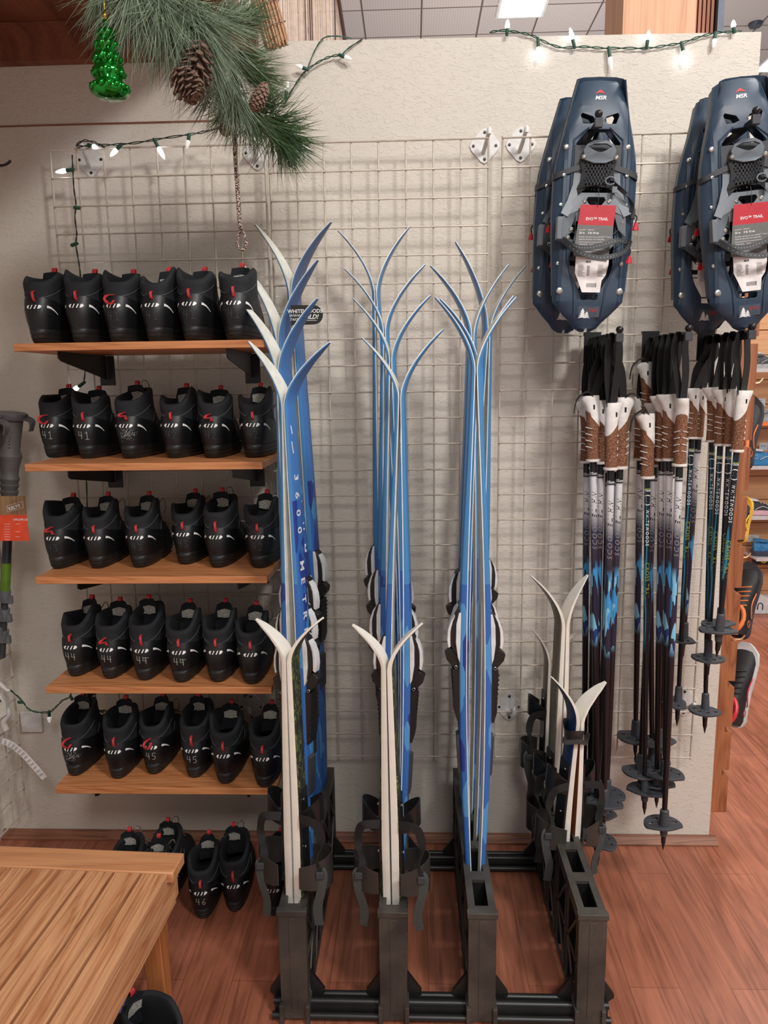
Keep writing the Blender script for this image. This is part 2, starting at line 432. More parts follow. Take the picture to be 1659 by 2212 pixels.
def put_text(mb, s, size, F, mi=0, center=True, **k):
    """F maps (u along line, v up) -> point"""
    vs, fs, w = text2d(s, size, **k)
    o = -w/2 if center else 0
    mb.add([tuple(F(x+o, y)) for x, y in vs], fs, mi); return w
def fill2d(outline, holes, thick, bev=0.):
    """flat plate with holes: returns verts (x,y,z) / faces, thickness along z, via a filled 2D curve"""
    cu = bpy.data.curves.new('c', 'CURVE'); cu.dimensions = '2D'; cu.fill_mode = 'BOTH'; cu.extrude = thick/2; cu.bevel_depth = bev
    for loop in [outline]+list(holes):
        sp = cu.splines.new('POLY'); sp.points.add(len(loop)-1)
        for i, (x, y) in enumerate(loop): sp.points[i].co = (x, y, 0, 1)
        sp.use_cyclic_u = True
    o = bpy.data.objects.new('c', cu); COL.objects.link(o)
    me = o.evaluated_get(bpy.context.evaluated_depsgraph_get()).to_mesh()
    vs = [tuple(v.co) for v in me.vertices]; fs = [tuple(p.vertices) for p in me.polygons]
    bpy.data.objects.remove(o); bpy.data.curves.remove(cu)
    return vs, fs
def cut_grid(vs, fs, axis, cuts):
    """slice faces at planes so a plate can be bent"""
    bm = bmesh.new(); bv = [bm.verts.new(p) for p in vs]
    for f in fs:
        try: bm.faces.new([bv[i] for i in f])
        except ValueError: pass
    bmesh.ops.remove_doubles(bm, verts=bm.verts, dist=1e-6)
    for c in cuts:
        co = [0, 0, 0]; no = [0, 0, 0]; co[axis] = c; no[axis] = 1
        bmesh.ops.bisect_plane(bm, geom=bm.verts[:]+bm.edges[:]+bm.faces[:], plane_co=co, plane_no=no)
    bm.verts.index_update()
    r = [tuple(v.co) for v in bm.verts], [tuple(v.index for v in f.verts) for f in bm.faces]; bm.free(); return r
def lerp(a, b, t): return a+(b-a)*t
def bez(p0, p1, p2, p3, n=12):
    r = []
    for i in range(n+1):
        t = i/n; r.append(Vector(p0)*(1-t)**3+Vector(p1)*3*t*(1-t)**2+Vector(p2)*3*t*t*(1-t)+Vector(p3)*t**3)
    return r
def spline(pts, n=6):
    pts = [Vector(p) for p in pts]; out = []
    for i in range(len(pts)-1):
        p0 = pts[max(i-1, 0)]; p1 = pts[i]; p2 = pts[i+1]; p3 = pts[min(i+2, len(pts)-1)]
        for k in range(n):
            t = k/n
            out.append(.5*((2*p1)+(-p0+p2)*t+(2*p0-5*p1+4*p2-p3)*t*t+(-p0+3*p1-3*p2+p3)*t**3))
    out.append(pts[-1]); return out
def interp(tab, x):
    if x <= tab[0][0]: return tab[0][1]
    for (a, b), (c, d) in zip(tab, tab[1:]):
        if x <= c: return b+(d-b)*(x-a)/(c-a)
    return tab[-1][1]
# ================================================================== SETTING
WY = .06                     # face of the plaster wall
FL = MB().box(-2.6, 5.2, -4.5, 3.4, -.05, 0).build('floor', 'laminate_floor'); tag(FL, kind='structure')
# back wall: low partition to the right, taller part to the left under the wooden soffit
w = MB(); XR = 1.356
w.prism([(-1.0, 0), (XR, 0), (XR, 2.43), (.003, 2.445), (.003, 2.56), (-1.0, 2.56)], WY, WY+.14, lambda u, v, k: (u, k, v))
tag(w.build('wall_back', 'trowelled_plaster', smooth=False), kind='structure')
tag(MB().box(-1.12, -1.0, -4.5, WY+.14, 0, 2.56).build('wall_left', 'trowelled_plaster', smooth=False), kind='structure')
b = MB(); prof = [(0, 0), (-.028, 0), (-.028, .006), (-.022, .012), (-.012, .016), (-.008, .023), (0, .025)]
b.prism([(WY+p[0]-.002, p[1]) for p in prof], -1.0, XR+.02, lambda u, v, k: (k, u, v))
tag(b.build('baseboard_back', 'baseboard_wood'), kind='structure')
tag(MB().box(-1.0, -.07, WY-.003, WY+.002, 2.240, 2.244).build('trim_1', 'baseboard_wood'), kind='structure')
tag(MB().box(-1.0, -.03, WY-.035, WY-.001, 2.40, 2.50).build('trim_2', 'soffit_plywood'), kind='structure')
tag(MB().box(-1.12, -.08, -3.2, WY-.001, 2.501, 2.56).build('ceiling_soffit', 'soffit_plywood'), kind='structure')
CE = MB().box(-4, 8, .3, 15, 4.6, 4.7).build('ceiling', 'ceiling_tile'); tag(CE, kind='structure')
tag(MB().box(-4, 8, 14.9, 15, 0, 4.6).build('wall_distant', 'trowelled_plaster'), kind='structure')
tag(MB().box(1.2, 8, 6.9, 7.2, 4.25, 4.62).build('trim_3', 'bracket_white'), kind='structure')
# far slat wall with grooves
sw = MB(); SY = 2.62
z = .13
while z < 2.4:
    sw.box(1.9, 4.6, SY, SY+.02, z, min(z+.145, 2.42)); z += .152
sw.box(1.9, 4.6, SY+.016, SY+.05, .10, 2.42)
tag(sw.build('wall_far', 'maple_slatwall'), kind='structure')
tag(MB().box(1.9, 4.6, SY-.005, SY+.05, 0, .10).build('baseboard_far', 'acrylic_white'), kind='structure')
# ---- slat wall on the end of the partition (seen edge-on)
sl = MB(); poly = [(XR+.002, .06), (XR+.028, .06)]
z = .10; prof = [(XR+.002, .04)]
pts = [(XR+.002, .10)]
zz = .10
while zz < 1.85:
    pts += [(XR+.052, zz+.002), (XR+.052, zz+.128), (XR+.030, zz+.128), (XR+.030, zz+.150), (XR+.052, zz+.150)]
    zz += .152
pts += [(XR+.052, zz+.07), (XR+.002, zz+.07)]
sl.prism(pts, WY+.005, WY+1.15, lambda u, v, k: (u, k, v))
tag(sl.build('wall_right', 'slatwall_oak', smooth=False), kind='structure')
# ---- things seen above the partition
def boxpx(x0, x1, y0, y1, Y, dep, dz=0): 
    a = atY(x0, y0, Y); b = atY(x1, y1, Y); return a.x, b.x, Y, Y+dep, min(a.z, b.z)-dz, max(a.z, b.z)
col = thing('wooden_column', 'pale pine column with a reddish fluted side rising behind the partition', 'column', (1.12, .62, 0))
a = atY(1345, 60, .55).x; b_ = atY(1502, 60, .55).x; c_ = atY(1530, 60, .55).x; d_ = atY(1548, 60, .55).x; e_ = atY(1561, 60, .55).x
MB().box(a, b_, .55, .80, 0, 4.6).build('shaft', 'column_pine', col)
f = MB(); n = 5
for i in range(n):
    x0 = b_+(d_-b_)*i/n; f.box(x0+.001, x0+(d_-b_)/n-.004, .57, .79, 0, 4.6)
f.build('fluted_side', 'column_redwood', col)
MB().box(d_, e_, .545, .80, 0, 4.6).build('metal_edge', 'metal_strip', col)
rs = thing('reed_screen', 'pale reed screen with dark strings standing behind the partition top', 'screen', (.15, .4, 0))
s = MB(); x0 = atY(560, 40, .40).x; x1 = atY(738, 40, .40).x
n = 60
for i in range(n):
    xa = x0+(x1-x0)*i/n; lean = -.05*(i/n)**6
    s.tube([(xa, .40, 1.9), (xa+random.uniform(-.002, .002), .40+random.uniform(-.002, .002), 2.7), (xa-.03, .40, 3.4)], (x1-x0)/n*.56, 6)
s.build('reeds', 'reed_screen', rs)
for px in (660, 670, 674, 724):
    xx = atY(px, 50, .385).x; MB().tube([(xx, .388, 1.9), (xx, .388, 3.3)], .0016, 5).build('string', 'dark_string', rs)
MB().tube([atY(726, -40, .38), atY(735, 20, .38), atY(745, 85, .38), atY(745, 120, .38)], .006, 8).build('edge_cord', 'dark_string', rs)
bl = thing('bamboo_blind', 'rolled bamboo slat blind hanging at the corner above the pine', 'blind', atY(590, 90, -.05))
p0 = atY(600, 100, -.05); p1 = atY(545, -90, -.12); ax = (p1-p0).normalized(); u = ax.orthogonal().normalized(); v = ax.cross(u)
s = MB()
for k in range(46):
    r = .010+.030*(k/46)**.5*.85; an = k*2.399; q = u*math.cos(an)*r+v*math.sin(an)*r*.8
    s.tube([p0+q+ax*random.uniform(-.006, .008), p1+q], .0032, 5)
s.build('slats', 'bamboo', bl)
for t in (.25, .5, .8):
    c = p0.lerp(p1, t); MB().tube([c+u*math.cos(2*PI*i/16)*.041+v*math.sin(2*PI*i/16)*.034 for i in range(16)], .0012, 5, closed=True).build('binding_thread', 'cord_braid', bl)
lp = thing('ceiling_light', 'bright rectangular ceiling light above the partition, left of the column', 'light', (0, 0, 0))
def ceil_panel(t, px0, px1, py0, py1):
    a = atZ(px0, py1, 4.58); b = atZ(px1, py1, 4.58); y1 = atZ((px0+px1)/2, py0, 4.58).y
    t.location = ((a.x+b.x)/2, (a.y+y1)/2, 4.6)
    MB().box(a.x, b.x, y1, a.y, 4.585, 4.60).build('diffuser', 'lamp_panel', t)
    MB().box(a.x-.03, b.x+.03, y1-.03, a.y+.03, 4.59, 4.605).build('frame', 'bracket_white', t)
ceil_panel(lp, 1078, 1166, -25, 40)
lp = thing('ceiling_light', 'bright ceiling light at the right edge, beyond the partition end', 'light', (0, 0, 0))
ceil_panel(lp, 1632, 1720, 120, 157)
sd = thing('smoke_detector', 'small dark disc on the far ceiling near the right edge', 'detector', atZ(1632, 50, 4.6))
MB().lathe([(.0, -.03), (.05, -.03), (.06, -.012), (.06, 0)], 16, Matrix.Translation(atZ(1632, 50, 4.6))).build('cover', 'metal_strip', sd)
# ================================================================== WIRE GRID PANELS
U = .0762
def grid_panel(x0, label, F=None, rows=24, cols=8, top=2.157):
    F = F or (lambda x, y, z: (x, y, z))
    t = thing('wire_grid_panel', label, 'grid panel', F(x0+cols*U/2, 0, top-rows*U), 'wire grid panels on the back wall' if F(0, 0, 0) == (0, 0, 0) else None)
    fr = MB(); w = MB()
    for x in (x0, x0+cols*U): fr.tube([F(x, 0, top-rows*U-.006), F(x, 0, top+.006)], .0030, 8)
    for z in (top, top-rows*U): fr.tube([F(x0, -.004, z), F(x0+cols*U, -.004, z)], .0028, 8)
    fr.build('frame', 'painted_wire', t)
    for i in range(1, cols): w.tube([F(x0+i*U, 0, top-rows*U), F(x0+i*U, 0, top)], .0026, 7)
    for j in range(1, rows): w.tube([F(x0, -.0045, top-j*U), F(x0+cols*U, -.0045, top-j*U)], .0026, 7)
    w.build('wires', 'painted_wire', t)
    return t
grid_panel(-.622, 'left wire grid panel behind the boot shelves')
grid_panel(0., 'middle wire grid panel behind the tall blue skis')
grid_panel(.648, 'right wire grid panel behind the snowshoes and poles')
def bracket(px, py, label, r=.043, flip=1):
    c = atY(px, py, WY-.004)
    t = thing('wall_bracket', label, 'bracket', c, 'diamond wall brackets of the grid panels')
    p = MB(); pol = []
    for k in range(4):
        a = k*PI/2
        for d in (-.28, 0, .28): pol.append((math.cos(a+d)*r*(1 if d == 0 else .92), math.sin(a+d)*r*1.12*(1 if d == 0 else .92)))
    p.prism([(c.x+x, c.z+z) for x, z in pol], WY-.004, WY-.0005, lambda u, v, k: (u, k, v)); p.build('plate', 'bracket_white', t, bevel=.001)
    a = MB(); a.tube(spline([(c.x-.004, WY-.004, c.z-.018), (c.x, .03, c.z-.006), (c.x+.004, 0.004, c.z+.012), (c.x+.006, -.010, c.z+.024), (c.x+.006, -.012, c.z+.010)], 4), [.006]*17, 8)
    a.build('hook_arm', 'bracket_white', t)
    for k in range(4):
        q = V(c.x+math.cos(k*PI/2)*r*.74, WY-.0042, c.z+math.sin(k*PI/2)*r*.83)
        MB().lathe([(.0042, 0), (.0042, .0012), (.002, .0016)], 10, Matrix.Translation(q) @ Matrix.Rotation(PI/2, 4, 'X')).build('screw', 'screw_dark', t)
for px, py, lb in ((1047, 315, 'white diamond bracket at the top right of the middle grid'), (1125, 312, 'white diamond bracket at the top left of the right grid'),
                   (555, 330, 'white diamond bracket at the top right of the left grid'), (635, 325, 'white diamond bracket half hidden under the pine tip'),
                   (195, 345, 'white diamond bracket beside the lit bulb on the left grid'), (1100, 1527, 'white diamond bracket low between the tall skis and children skis'), (543, 1527, 'white diamond bracket just above the right end of the bottom boot shelf'),
                   (1478, 1517, 'white diamond bracket low on the right grid, behind the poles')):
    bracket(px, py, lb)
# ================================================================== SHELVES
SH = [(1.606, 'top boot shelf'), (1.303, 'second boot shelf'), (1.004, 'third boot shelf'), (.698, 'fourth boot shelf'), (.404, 'bottom boot shelf')]
rowname = ['top', 'second', 'third', 'fourth', 'bottom']
ROWDIG = ['41', '41 and 42', '42 and 43', '44', '45']
for i, (z, n) in enumerate(SH):
    t = thing('wall_shelf', 'oak %s shelf, holding black boots numbered %s' % (['topmost', 'second from top', 'third from top', 'fourth from top', 'lowest'][i], ROWDIG[i]), 'shelf', (-.3, -.16, z-.019), 'oak boot shelves')
    x1 = .012 if i else .03
    MB().box(-.604, x1, -.332, -.012, z-.019, z).build('board', 'oak_shelf_wood', t, bevel=.0012)
    for bx in (-.50, -.07):
        m = MB(); m.prism([(-.31, z-.0195), (-.31, z-.006), (-.313, z-.006), (-.316, z-.036), (-.30, z-.044), (-.02, z-.088), (-.02, z-.0195)], bx-.0015, bx+.0015, lambda u, v, k: (k, u, v))
        m.box(bx-.022, bx+.022, -.014, -.009, z-.105, z-.0195); m.build('bracket', 'bracket_black', t)
# ================================================================== BOOTS
SEC = [(0, .010, .283, .030, .041), (.012, .002, .294, .0345, .047), (.034, 0, .297, .0375, .049), (.036, .003, .291, .0395, .047),
       (.052, -.001, .285, .0435, .047), (.072, -.003, .262, .0465, .046), (.088, -.001, .226, .0465, .0455), (.102, .003, .192, .0455, .044),
       (.118, .008, .166, .0440, .043), (.134, .010, .150, .0445, .0445), (.150, .010, .142, .0455, .046), (.160, .010, .138, .0455, .0465)]
KB = 36
def secpt(z, th, off=0.):
    """boot outline at height z; th=0 is the heel centre, increasing to +x side"""
    for a, b in zip(SEC, SEC[1:]):
        if z <= b[0]: t = (z-a[0])/(b[0]-a[0]); s = [lerp(a[k], b[k], t) for k in range(5)]; break
    else: s = list(SEC[-1])
    yb, yf, wh, wb = s[1:]
    c = math.cos(th); sn = math.sin(th); p = .72
    y = (yb+yf)/2-(yf-yb)/2*math.copysign(abs(c)**.9, c)
    t = min(1, max(0, (y-yb)/max(.001, yf-yb)))
    w = lerp(wh, wb, min(1, t*1.4)); x = w*math.copysign(abs(sn)**p, sn)
    n = Vector((x/w**2*.05, (y-(yb+yf)/2)/((yf-yb)/2)**2*.05, 0)); n = n.normalized() if n.length > 1e-9 else Vector((0, -1, 0))
    return Vector((x, y, z))+n*off
HM = {}
def heelmap(u, z, off=.0006):
    """arc length u measured round the heel from its centre"""
    kz = round(z, 3)
    if kz not in HM:
        tab = [(0, 0)]; last = secpt(z, 0); L_ = 0
        for i in range(1, 60):
            th = i*.03; q = secpt(z, th); L_ += (q-last).length; last = q; tab.append((L_, th))
        HM[kz] = tab
    th = interp(HM[kz], abs(u)); return secpt(z, math.copysign(th, u), off)
def boot_mesh(variant):
    rg = random.Random(variant*13+1)
    rings = []
    zs = [.034, .040, .052, .064, .076, .088, .100, .112, .124, .136, .148, .156]
    bk, sd_, fr_ = [(-.014, .012, .012), (-.018, .016, .006), (-.010, .008, .022), (-.022, .016, .000)][variant]
    asym = [.004, -.006, .008, .012][variant]
    def lift(p, z):
        k = max(0, min(1, (z-.10)/.056)); k = k*k*(3-2*k)
        t = max(0, min(1, (p.y-.01)/.12))
        g = lerp(bk, sd_, min(1, t*2.4)**1.3) if t < .42 else lerp(sd_, fr_, (t-.42)/.58)
        return z+k*(g+asym*p.x/.045*min(1, t*3))
    def ring(z, off=0, zoff=0):
        r = []
        for k in range(KB):
            p = secpt(z, 2*PI*k/KB, off); r.append(V(p.x, p.y, lift(p, z)+zoff))
        return r
    for z in zs: rings.append(ring(z))
    rings.append(ring(.158, -.002, .004)); rings.append(ring(.158, -.007, .005)); rings.append(ring(.158, -.012, .001))
    rings.append(ring(.150, -.014, -.006)); rings.append(ring(.12, -.012)); rings.append(ring(.08, -.010)); rings.append(ring(.045, -.012))
    return rings
def dig(ch):
    D = {'4': [[(.1, 1), (.05, .45), (.75, .45)], [(.6, .95), (.6, 0)]], '1': [[(.2, .8), (.5, 1), (.5, 0)], [(.2, 0), (.8, 0)]],
         '2': [[(.1, .85), (.45, 1), (.75, .75), (.1, 0), (.85, 0)]], '3': [[(.1, .95), (.7, .9), (.35, .55), (.75, .3), (.45, 0), (.1, .08)]],
         '5': [[(.8, 1), (.2, 1), (.15, .55), (.6, .6), (.75, .3), (.5, 0), (.1, .05)]], '6': [[(.7, 1), (.2, .55), (.15, .15), (.5, 0), (.75, .25), (.5, .5), (.2, .35)]],
         '7': [[(.1, 1), (.8, 1), (.4, 0)]]}
    return D[ch]
def strokes_on(mb, F, polys, wdt, mi=0):
    for pl in polys:
        for (x0, y0), (x1, y1) in zip(pl, pl[1:]):
            L_ = math.hypot(x1-x0, y1-y0); n = max(1, int(L_/.004)); nx, ny = -(y1-y0)/L_*wdt/2, (x1-x0)/L_*wdt/2
            ex, ey = (x1-x0)/L_*wdt/2, (y1-y0)/L_*wdt/2
            vs = []
            for i in range(n+1):
                t = i/n; e = -1 if i == 0 else (1 if i == n else 0)
                cx, cy = lerp(x0, x1, t)+ex*e, lerp(y0, y1, t)+ey*e
                vs += [tuple(F(cx+nx, cy+ny)), tuple(F(cx-nx, cy-ny))]
            mb.add(vs, [(2*i, 2*i+1, 2*i+3, 2*i+2) for i in range(n)], mi)
BOOTCACHE = {}
def shared(key, fn):
    if key not in BOOTCACHE: BOOTCACHE[key] = fn()
    return BOOTCACHE[key]
def make_boot(variant, loop):
    t = thing('ski_boot', 'x', 'ski boot', (0, 0, 0))
    mb = MB(); R = boot_mesh(variant); mb.rings(R, 0, True, False)
    k0 = len(mb.f)
    up = mb
    for i, f in enumerate(mb.f):
        if min(f) // KB >= len(zsN)-1+3: mb.m[i] = 1
    mb.f.append(tuple(range((len(R)-1)*KB, len(R)*KB))); mb.m.append(1)
    mb.build('upper', ['boot_fabric', 'boot_lining'], t, world=False, angle=70)
    s = MB(); s.rings([[secpt(z, 2*PI*k/KB, o) for k in range(KB)] for z, o in ((0, -.002), (.004, .001), (.011, .001), (.012, -.001), (.014, .001), (.020, .0015), (.021, 0), (.023, .0015), (.030, .002), (.0355, .0015), (.037, -.001))])
    s.build('sole', 'boot_sole', t, world=False, angle=50)
    c = MB(); rings = []
    def ctop(th): return .1135-.020*min(1, abs(th)/1.5)**1.7
    nn = 22; tm = 1.75; pz = None
    for lv in range(9):
        r = []
        for k in range(nn+1):
            th = -tm+2*tm*k/nn; z = lerp(.037, ctop(th), lv/7) if lv < 8 else ctop(th)
            r.append(secpt(z, th, (.0018 if lv < 8 else -.001) if 0 < k < nn else -.001))
        rings.append(r)
    c.rings(rings, 0, False, False, closed=False); c.build('heel_counter', 'boot_counter', t, world=False, fix=True, angle=60)
    # white heel mark: ( / / ) and side stripes
    g = MB(); F = lambda u, z: heelmap(u, z, .0026); zc = .0885; h = .0048
    g.add([tuple(F(*q)) for q in [(-.0175, zc), (-.014, zc+h*.8), (-.0095, zc+h), (-.0118, zc), (-.0112, zc-h), (-.014, zc-h*.8)]], [(0, 5, 4, 3, 2, 1)])
    for cx in (-.0052, .0032): g.add([tuple(F(*q)) for q in [(cx-.0032, zc-h), (cx-.0008, zc-h), (cx+.0034, zc+h), (cx+.001, zc+h)]], [(0, 1, 2, 3)])
    g.add([tuple(F(*q)) for q in [(.0175, zc+.001), (.014, zc+h), (.0105, zc+h*.9), (.0078, zc-h), (.0115, zc-h*.9), (.0155, zc-h*.4)]], [(0, 1, 2, 3, 4, 5)])
    for sg in (-1, 1):
        n = 9; vs = []
        for i in range(n+1):
            q = i/n; u = sg*lerp(.0295, .064, q); zz = .0895-.017*q**1.6; w_ = lerp(.0031, .0009, q)
            vs += [tuple(F(u, zz+w_)), tuple(F(u, zz-w_))]
        g.add(vs, [(2*i, 2*i+1, 2*i+3, 2*i+2) for i in range(n)])
    g.build('heel_emblem', 'reflective_white', t, world=False, smooth=False)
    for sg in (-1, 1):
        pp = MB(); pp.tube([secpt(lerp(.112, .142, (i/8)**1.5), sg*(.25+1.25*i/8), .0006) for i in range(9)], .0006, 4)
        pp.build('piping', 'grey_piping', t, world=False)
        pp = MB(); pp.tube([secpt(lerp(.09, .118, (i/6)), sg*(1.35+.45*i/6), .0006) for i in range(7)], .0006, 4)
        pp.build('piping', 'grey_piping', t, world=False)
    hl = MB(); zt = .136+[-.014, -.018, -.010, -.022][variant]*.6
    y0 = .004
    if loop == 0: P_ = [(0, y0+.004, zt), (.0, y0-.006, zt-.003), (.001, y0-.009, zt-.014), (.002, y0-.005, .104), (.002, y0+.001, .101)]
    elif loop == 1: P_ = [(0.0, y0+.002, zt-.010), (-.010, y0-.012, zt-.012), (-.015, y0-.018, zt-.022), (-.004, y0-.014, zt-.034), (.002, y0-.002, .102)]
    else: P_ = [(-.001, y0+.002, zt-.006), (-.007, y0-.016, zt-.009), (-.012, y0-.018, zt-.016), (.001, y0-.012, zt-.015), (.004, y0-.010, zt-.024), (.004, y0-.001, .102)]
    hl.ribbon(spline(P_, 5), .0062, .0016, (1, 0, 0)); hl.build('heel_loop', 'red_webbing', t, world=False)
    # tongue
    tg = MB(); lean = [0, .004, -.008, .006][variant]; tw = [.03, .032, .028, .026][variant]; th_ = [.186, .180, .192, .184][variant]
    rings = []
    for i in range(9):
        q = i/8; z = lerp(.10, th_, q); w_ = tw*(1-.25*max(0, q-.7)/.3); y = lerp(.135, .118, q)
        ring = []
        for k in range(14):
            a = 2*PI*k/14; x = math.cos(a)*w_; ring.append(V(x+lean*q, y+.0045*math.sin(a)+.012*(1-(x/w_)**2)*1, z+(.004 if i == 8 else 0)*(1-(x/w_)**2)))
        rings.append(ring)
    tg.rings(rings); to = tg.build('tongue', 'boot_fabric', t, world=False, angle=70)
    lb = MB(); n = 6; vs = []
    for i in range(n+1):
        x = lerp(-.019, .019, i/n); dz = -.004*abs(x)/.019
        for q in (th_-.042-dz*1.2, th_-.014+dz): vs.append((x+lean*.8, .118+.0045*0+.012*(1-(x/tw)**2)-.0058+(.003 if q < th_-.03 else 0), q))
    lb.add(vs, [(2*i, 2*i+1, 2*i+3, 2*i+2) for i in range(n)]); lb.build('size_label', 'tongue_label', to, world=False)
    tl = MB(); tl.ribbon(spline([(lean, .128, th_-.004), (lean+.002, .126, th_+.010), (lean+.003, .133, th_+.014), (lean+.001, .138, th_)], 4), .011, .0016, (1, 0, 0)); tl.build('tongue_loop', 'red_webbing', to, world=False)
    lc = MB()
    for j in range(5):
        y = .150+j*.024; z = interp([(.14, .150), (.17, .118), (.2, .098), (.23, .086), (.26, .074)], y)+.006; s_ = 1 if j % 2 else -1
        lc.tube(spline([(-.026*s_, y, z-.004), (0, y+.008, z+.005), (.026*s_, y+.018, z-.010)], 4), .0016, 5)
    if variant == 2: lc.tube(spline([(.02, .15, .15), (.022, .14, .20), (.008, .13, .204), (.0, .14, .165)], 5), .0016, 5)
    if variant == 3: lc.tube(spline([(.025, .14, .15), (.048, .13, .178), (.052, .14, .150), (.04, .16, .13)], 5), .0016, 5)
    lc.build('laces', 'speckled_lace', t, world=False)
    return t
zsN = [0]*12
BOOT = {}
NUM = {}
def number_mesh(s, faint, style=0):
    key = (s, faint, style)
    if key not in NUM:
        mb = MB()
        for i, ch in enumerate(s):
            polys = [[((x+i*1.15-1.0)*.0118, .055+(y)*.0195-.0015*i) for x, y in pl] for pl in dig(ch)]
            if style == 1 and i == 1: polys.append([(.003, .070), (.016, .069)])
            strokes_on(mb, lambda u, z: heelmap(u, z, .0026), polys, .0015)
        o = mb.build('size_number', 'faint_chalk_mark' if faint else 'chalk_mark', None, world=False, smooth=False); NUM[key] = o.data
        bpy.data.objects.remove(o)
    return NUM[key]
def scuff_mesh():
    if 'scuff' not in NUM:
        rg = random.Random(5); mb = MB()
        for i in range(170):
            u = rg.gauss(.002, .012); z = rg.gauss(.068, .008)
            if not .042 < z < .084: continue
            s_ = rg.uniform(.0004, .0013)
            mb.add([tuple(heelmap(u-s_, z, .0024)), tuple(heelmap(u, z-s_, .0024)), tuple(heelmap(u+s_, z, .0024)), tuple(heelmap(u, z+s_, .0024))], [(0, 1, 2, 3)])
        o = mb.build('scuff_mark', 'chalk_mark', None, world=False, smooth=False); NUM['scuff'] = o.data; bpy.data.objects.remove(o)
    return NUM['scuff']
USED = set()
def place_boot(loc, rz, variant, loop, label, num, group, scale=1., tilt=0.):
    key = (variant, loop)
    if key not in BOOT: BOOT[key] = make_boot(variant, loop)
    if key not in USED:
        USED.add(key); t = BOOT[key]; t.location = loc; t.rotation_euler = (tilt, 0, rz); t['label'] = label; t['group'] = group; t.scale = (scale,)*3
    else:
        t = dup(BOOT[key], loc, (tilt, 0, rz), label, group, skip=('size_number', 'scuff_mark'), scale=(scale,)*3)
    if num:
        if num == 'scuff': me = scuff_mesh(); nm = 'scuff_mark'
        else: me = number_mesh(*num); nm = 'size_number'
        o = bpy.data.objects.new(nm, me); COL.objects.link(o); o.parent = t
    return t
ordn = ['first', 'second', 'third', 'fourth', 'fifth', 'sixth']
rows = [
 [(80, 735, 0, 0, None), (170.6, 735, 1, 0, None), (250, 735, 1, 1, ('41', True, 0)), (332.6, 735, 3, 0, ('41', True, 0)), (412.8, 735, 1, 0, ('41', True, 0)), (508, 735, 0, 0, ('41', True, 0))],
 [(108, 990, 0, 1, ('41', False, 0)), (186, 992, 1, 0, ('41', False, 0)), (277, 992, 2, 2, 'scuff'), (374, 991, 3, 0, ('42', True, 0)), (459, 991, 1, 2, ('42', True, 0)), (549, 990, 3, 0, ('42', True, 0))],
 [(120, 1231.5, 1, 2, ('43', True, 0)), (209, 1230.5, 3, 0, None), (300, 1229, 3, 0, ('43', True, 0)), (399, 1221.8, 3, 0, ('43', True, 0)), (469.6, 1229, 2, 0, None), (559, 1230, 3, 0, ('42', True, 0))],
 [(158, 1465, 3, 0, ('44', False, 0)), (235, 1470, 0, 2, ('44', False, 0)), (310.6, 1473.7, 2, 0, ('44', False, 1)), (390.6, 1478, 3, 0, ('44', False, 1)), (469.6, 1477.5, 3, 0, None), (544, 1482, 3, 0, None)],
 [(158, 1680.6, 2, 1, 'scuff'), (252, 1687, 0, 0, None), (330, 1677, 3, 1, ('45', False, 0)), (418, 1684.8, 2, 0, ('45', False, 0)), (485.6, 1698, 1, 0, None), (570, 1705.8, 3, 0, None)]]
yaws = [[-2, -4, 2, 0, 1, -3], [4, -6, -2, 0, -4, -5], [0, -8, -7, -3, -2, -2], [2, -4, -7, -6, -5, -8], [-3, -6, -5, -3, -5, -2]]
ends = ['leftmost on the', 'second from left on the', 'third from left on the', 'fourth from left on the', 'fifth from left on the', 'rightmost on the']
for r, row in enumerate(rows):
    z = SH[r][0]
    for i, (px, py, va, lo, num) in enumerate(row):
        p = atY(px, py, -.322) if r == 0 else atZ(px, py, z)
        if r == 0: p = V(p.x, -.322, z)
        p.z = z
        if num == 'scuff': desc = 'scuffed black ski boot'
        elif num is None: desc = 'unmarked black ski boot'
        elif num[1]: desc = 'black ski boot faintly marked %s' % num[0]
        else: desc = 'black ski boot chalked %s' % num[0]
        place_boot(p, math.radians(-yaws[r][i]*.8), va, lo, '%s, %s, %s %s shelf' % (desc, ['straight red loop', 'folded red loop', 'bent red loop'][lo], ends[i], rowname[r]), num, 'black ski boots on the %s shelf' % rowname[r], 1.+random.uniform(-.012, .02))
fl = [((437, 1990), 3, 0, ('46', False, 0), 'black ski boot chalked 46 on the floor behind the bench', -6), ((507, 1975), 2, 0, None, 'unmarked black ski boot on the floor, just right of the boot chalked 46', -8),
      ((592, 1984), 3, 0, None, 'black ski boot on the floor half hidden by the front child skis', -2), ((352, 1962), 2, 2, None, 'black ski boot on the floor behind the bench corner, left of the 46 boot', -4)]
for (px, py), va, lo, num, lb, yw in fl:
    p = atZ(px, py, 0); place_boot(p, math.radians(-yw), va, lo, lb, num, 'black ski boots on the floor')
for X, Yy, lb, va in ((-.355, -.36, 'black ski boot on the floor behind the bench, second from left', 3), (-.435, -.34, 'black ski boot furthest left on the floor behind the bench, tall lace loop', 2)):
    place_boot(V(X, Yy, 0), math.radians(6), va, 0, lb, None, 'black ski boots on the floor')
# boots below the bench
place_boot(V(-.100, -.872, 0), math.radians(65), 0, 1, 'large black boot standing in front of the bench leg, opening upwards', None, 'black boots under the bench', 1.05)
place_boot(V(-.170, -.985, 0), math.radians(60), 1, 0, 'black boot under the bench cut by the photo bottom edge', None, 'black boots under the bench', 1.05)
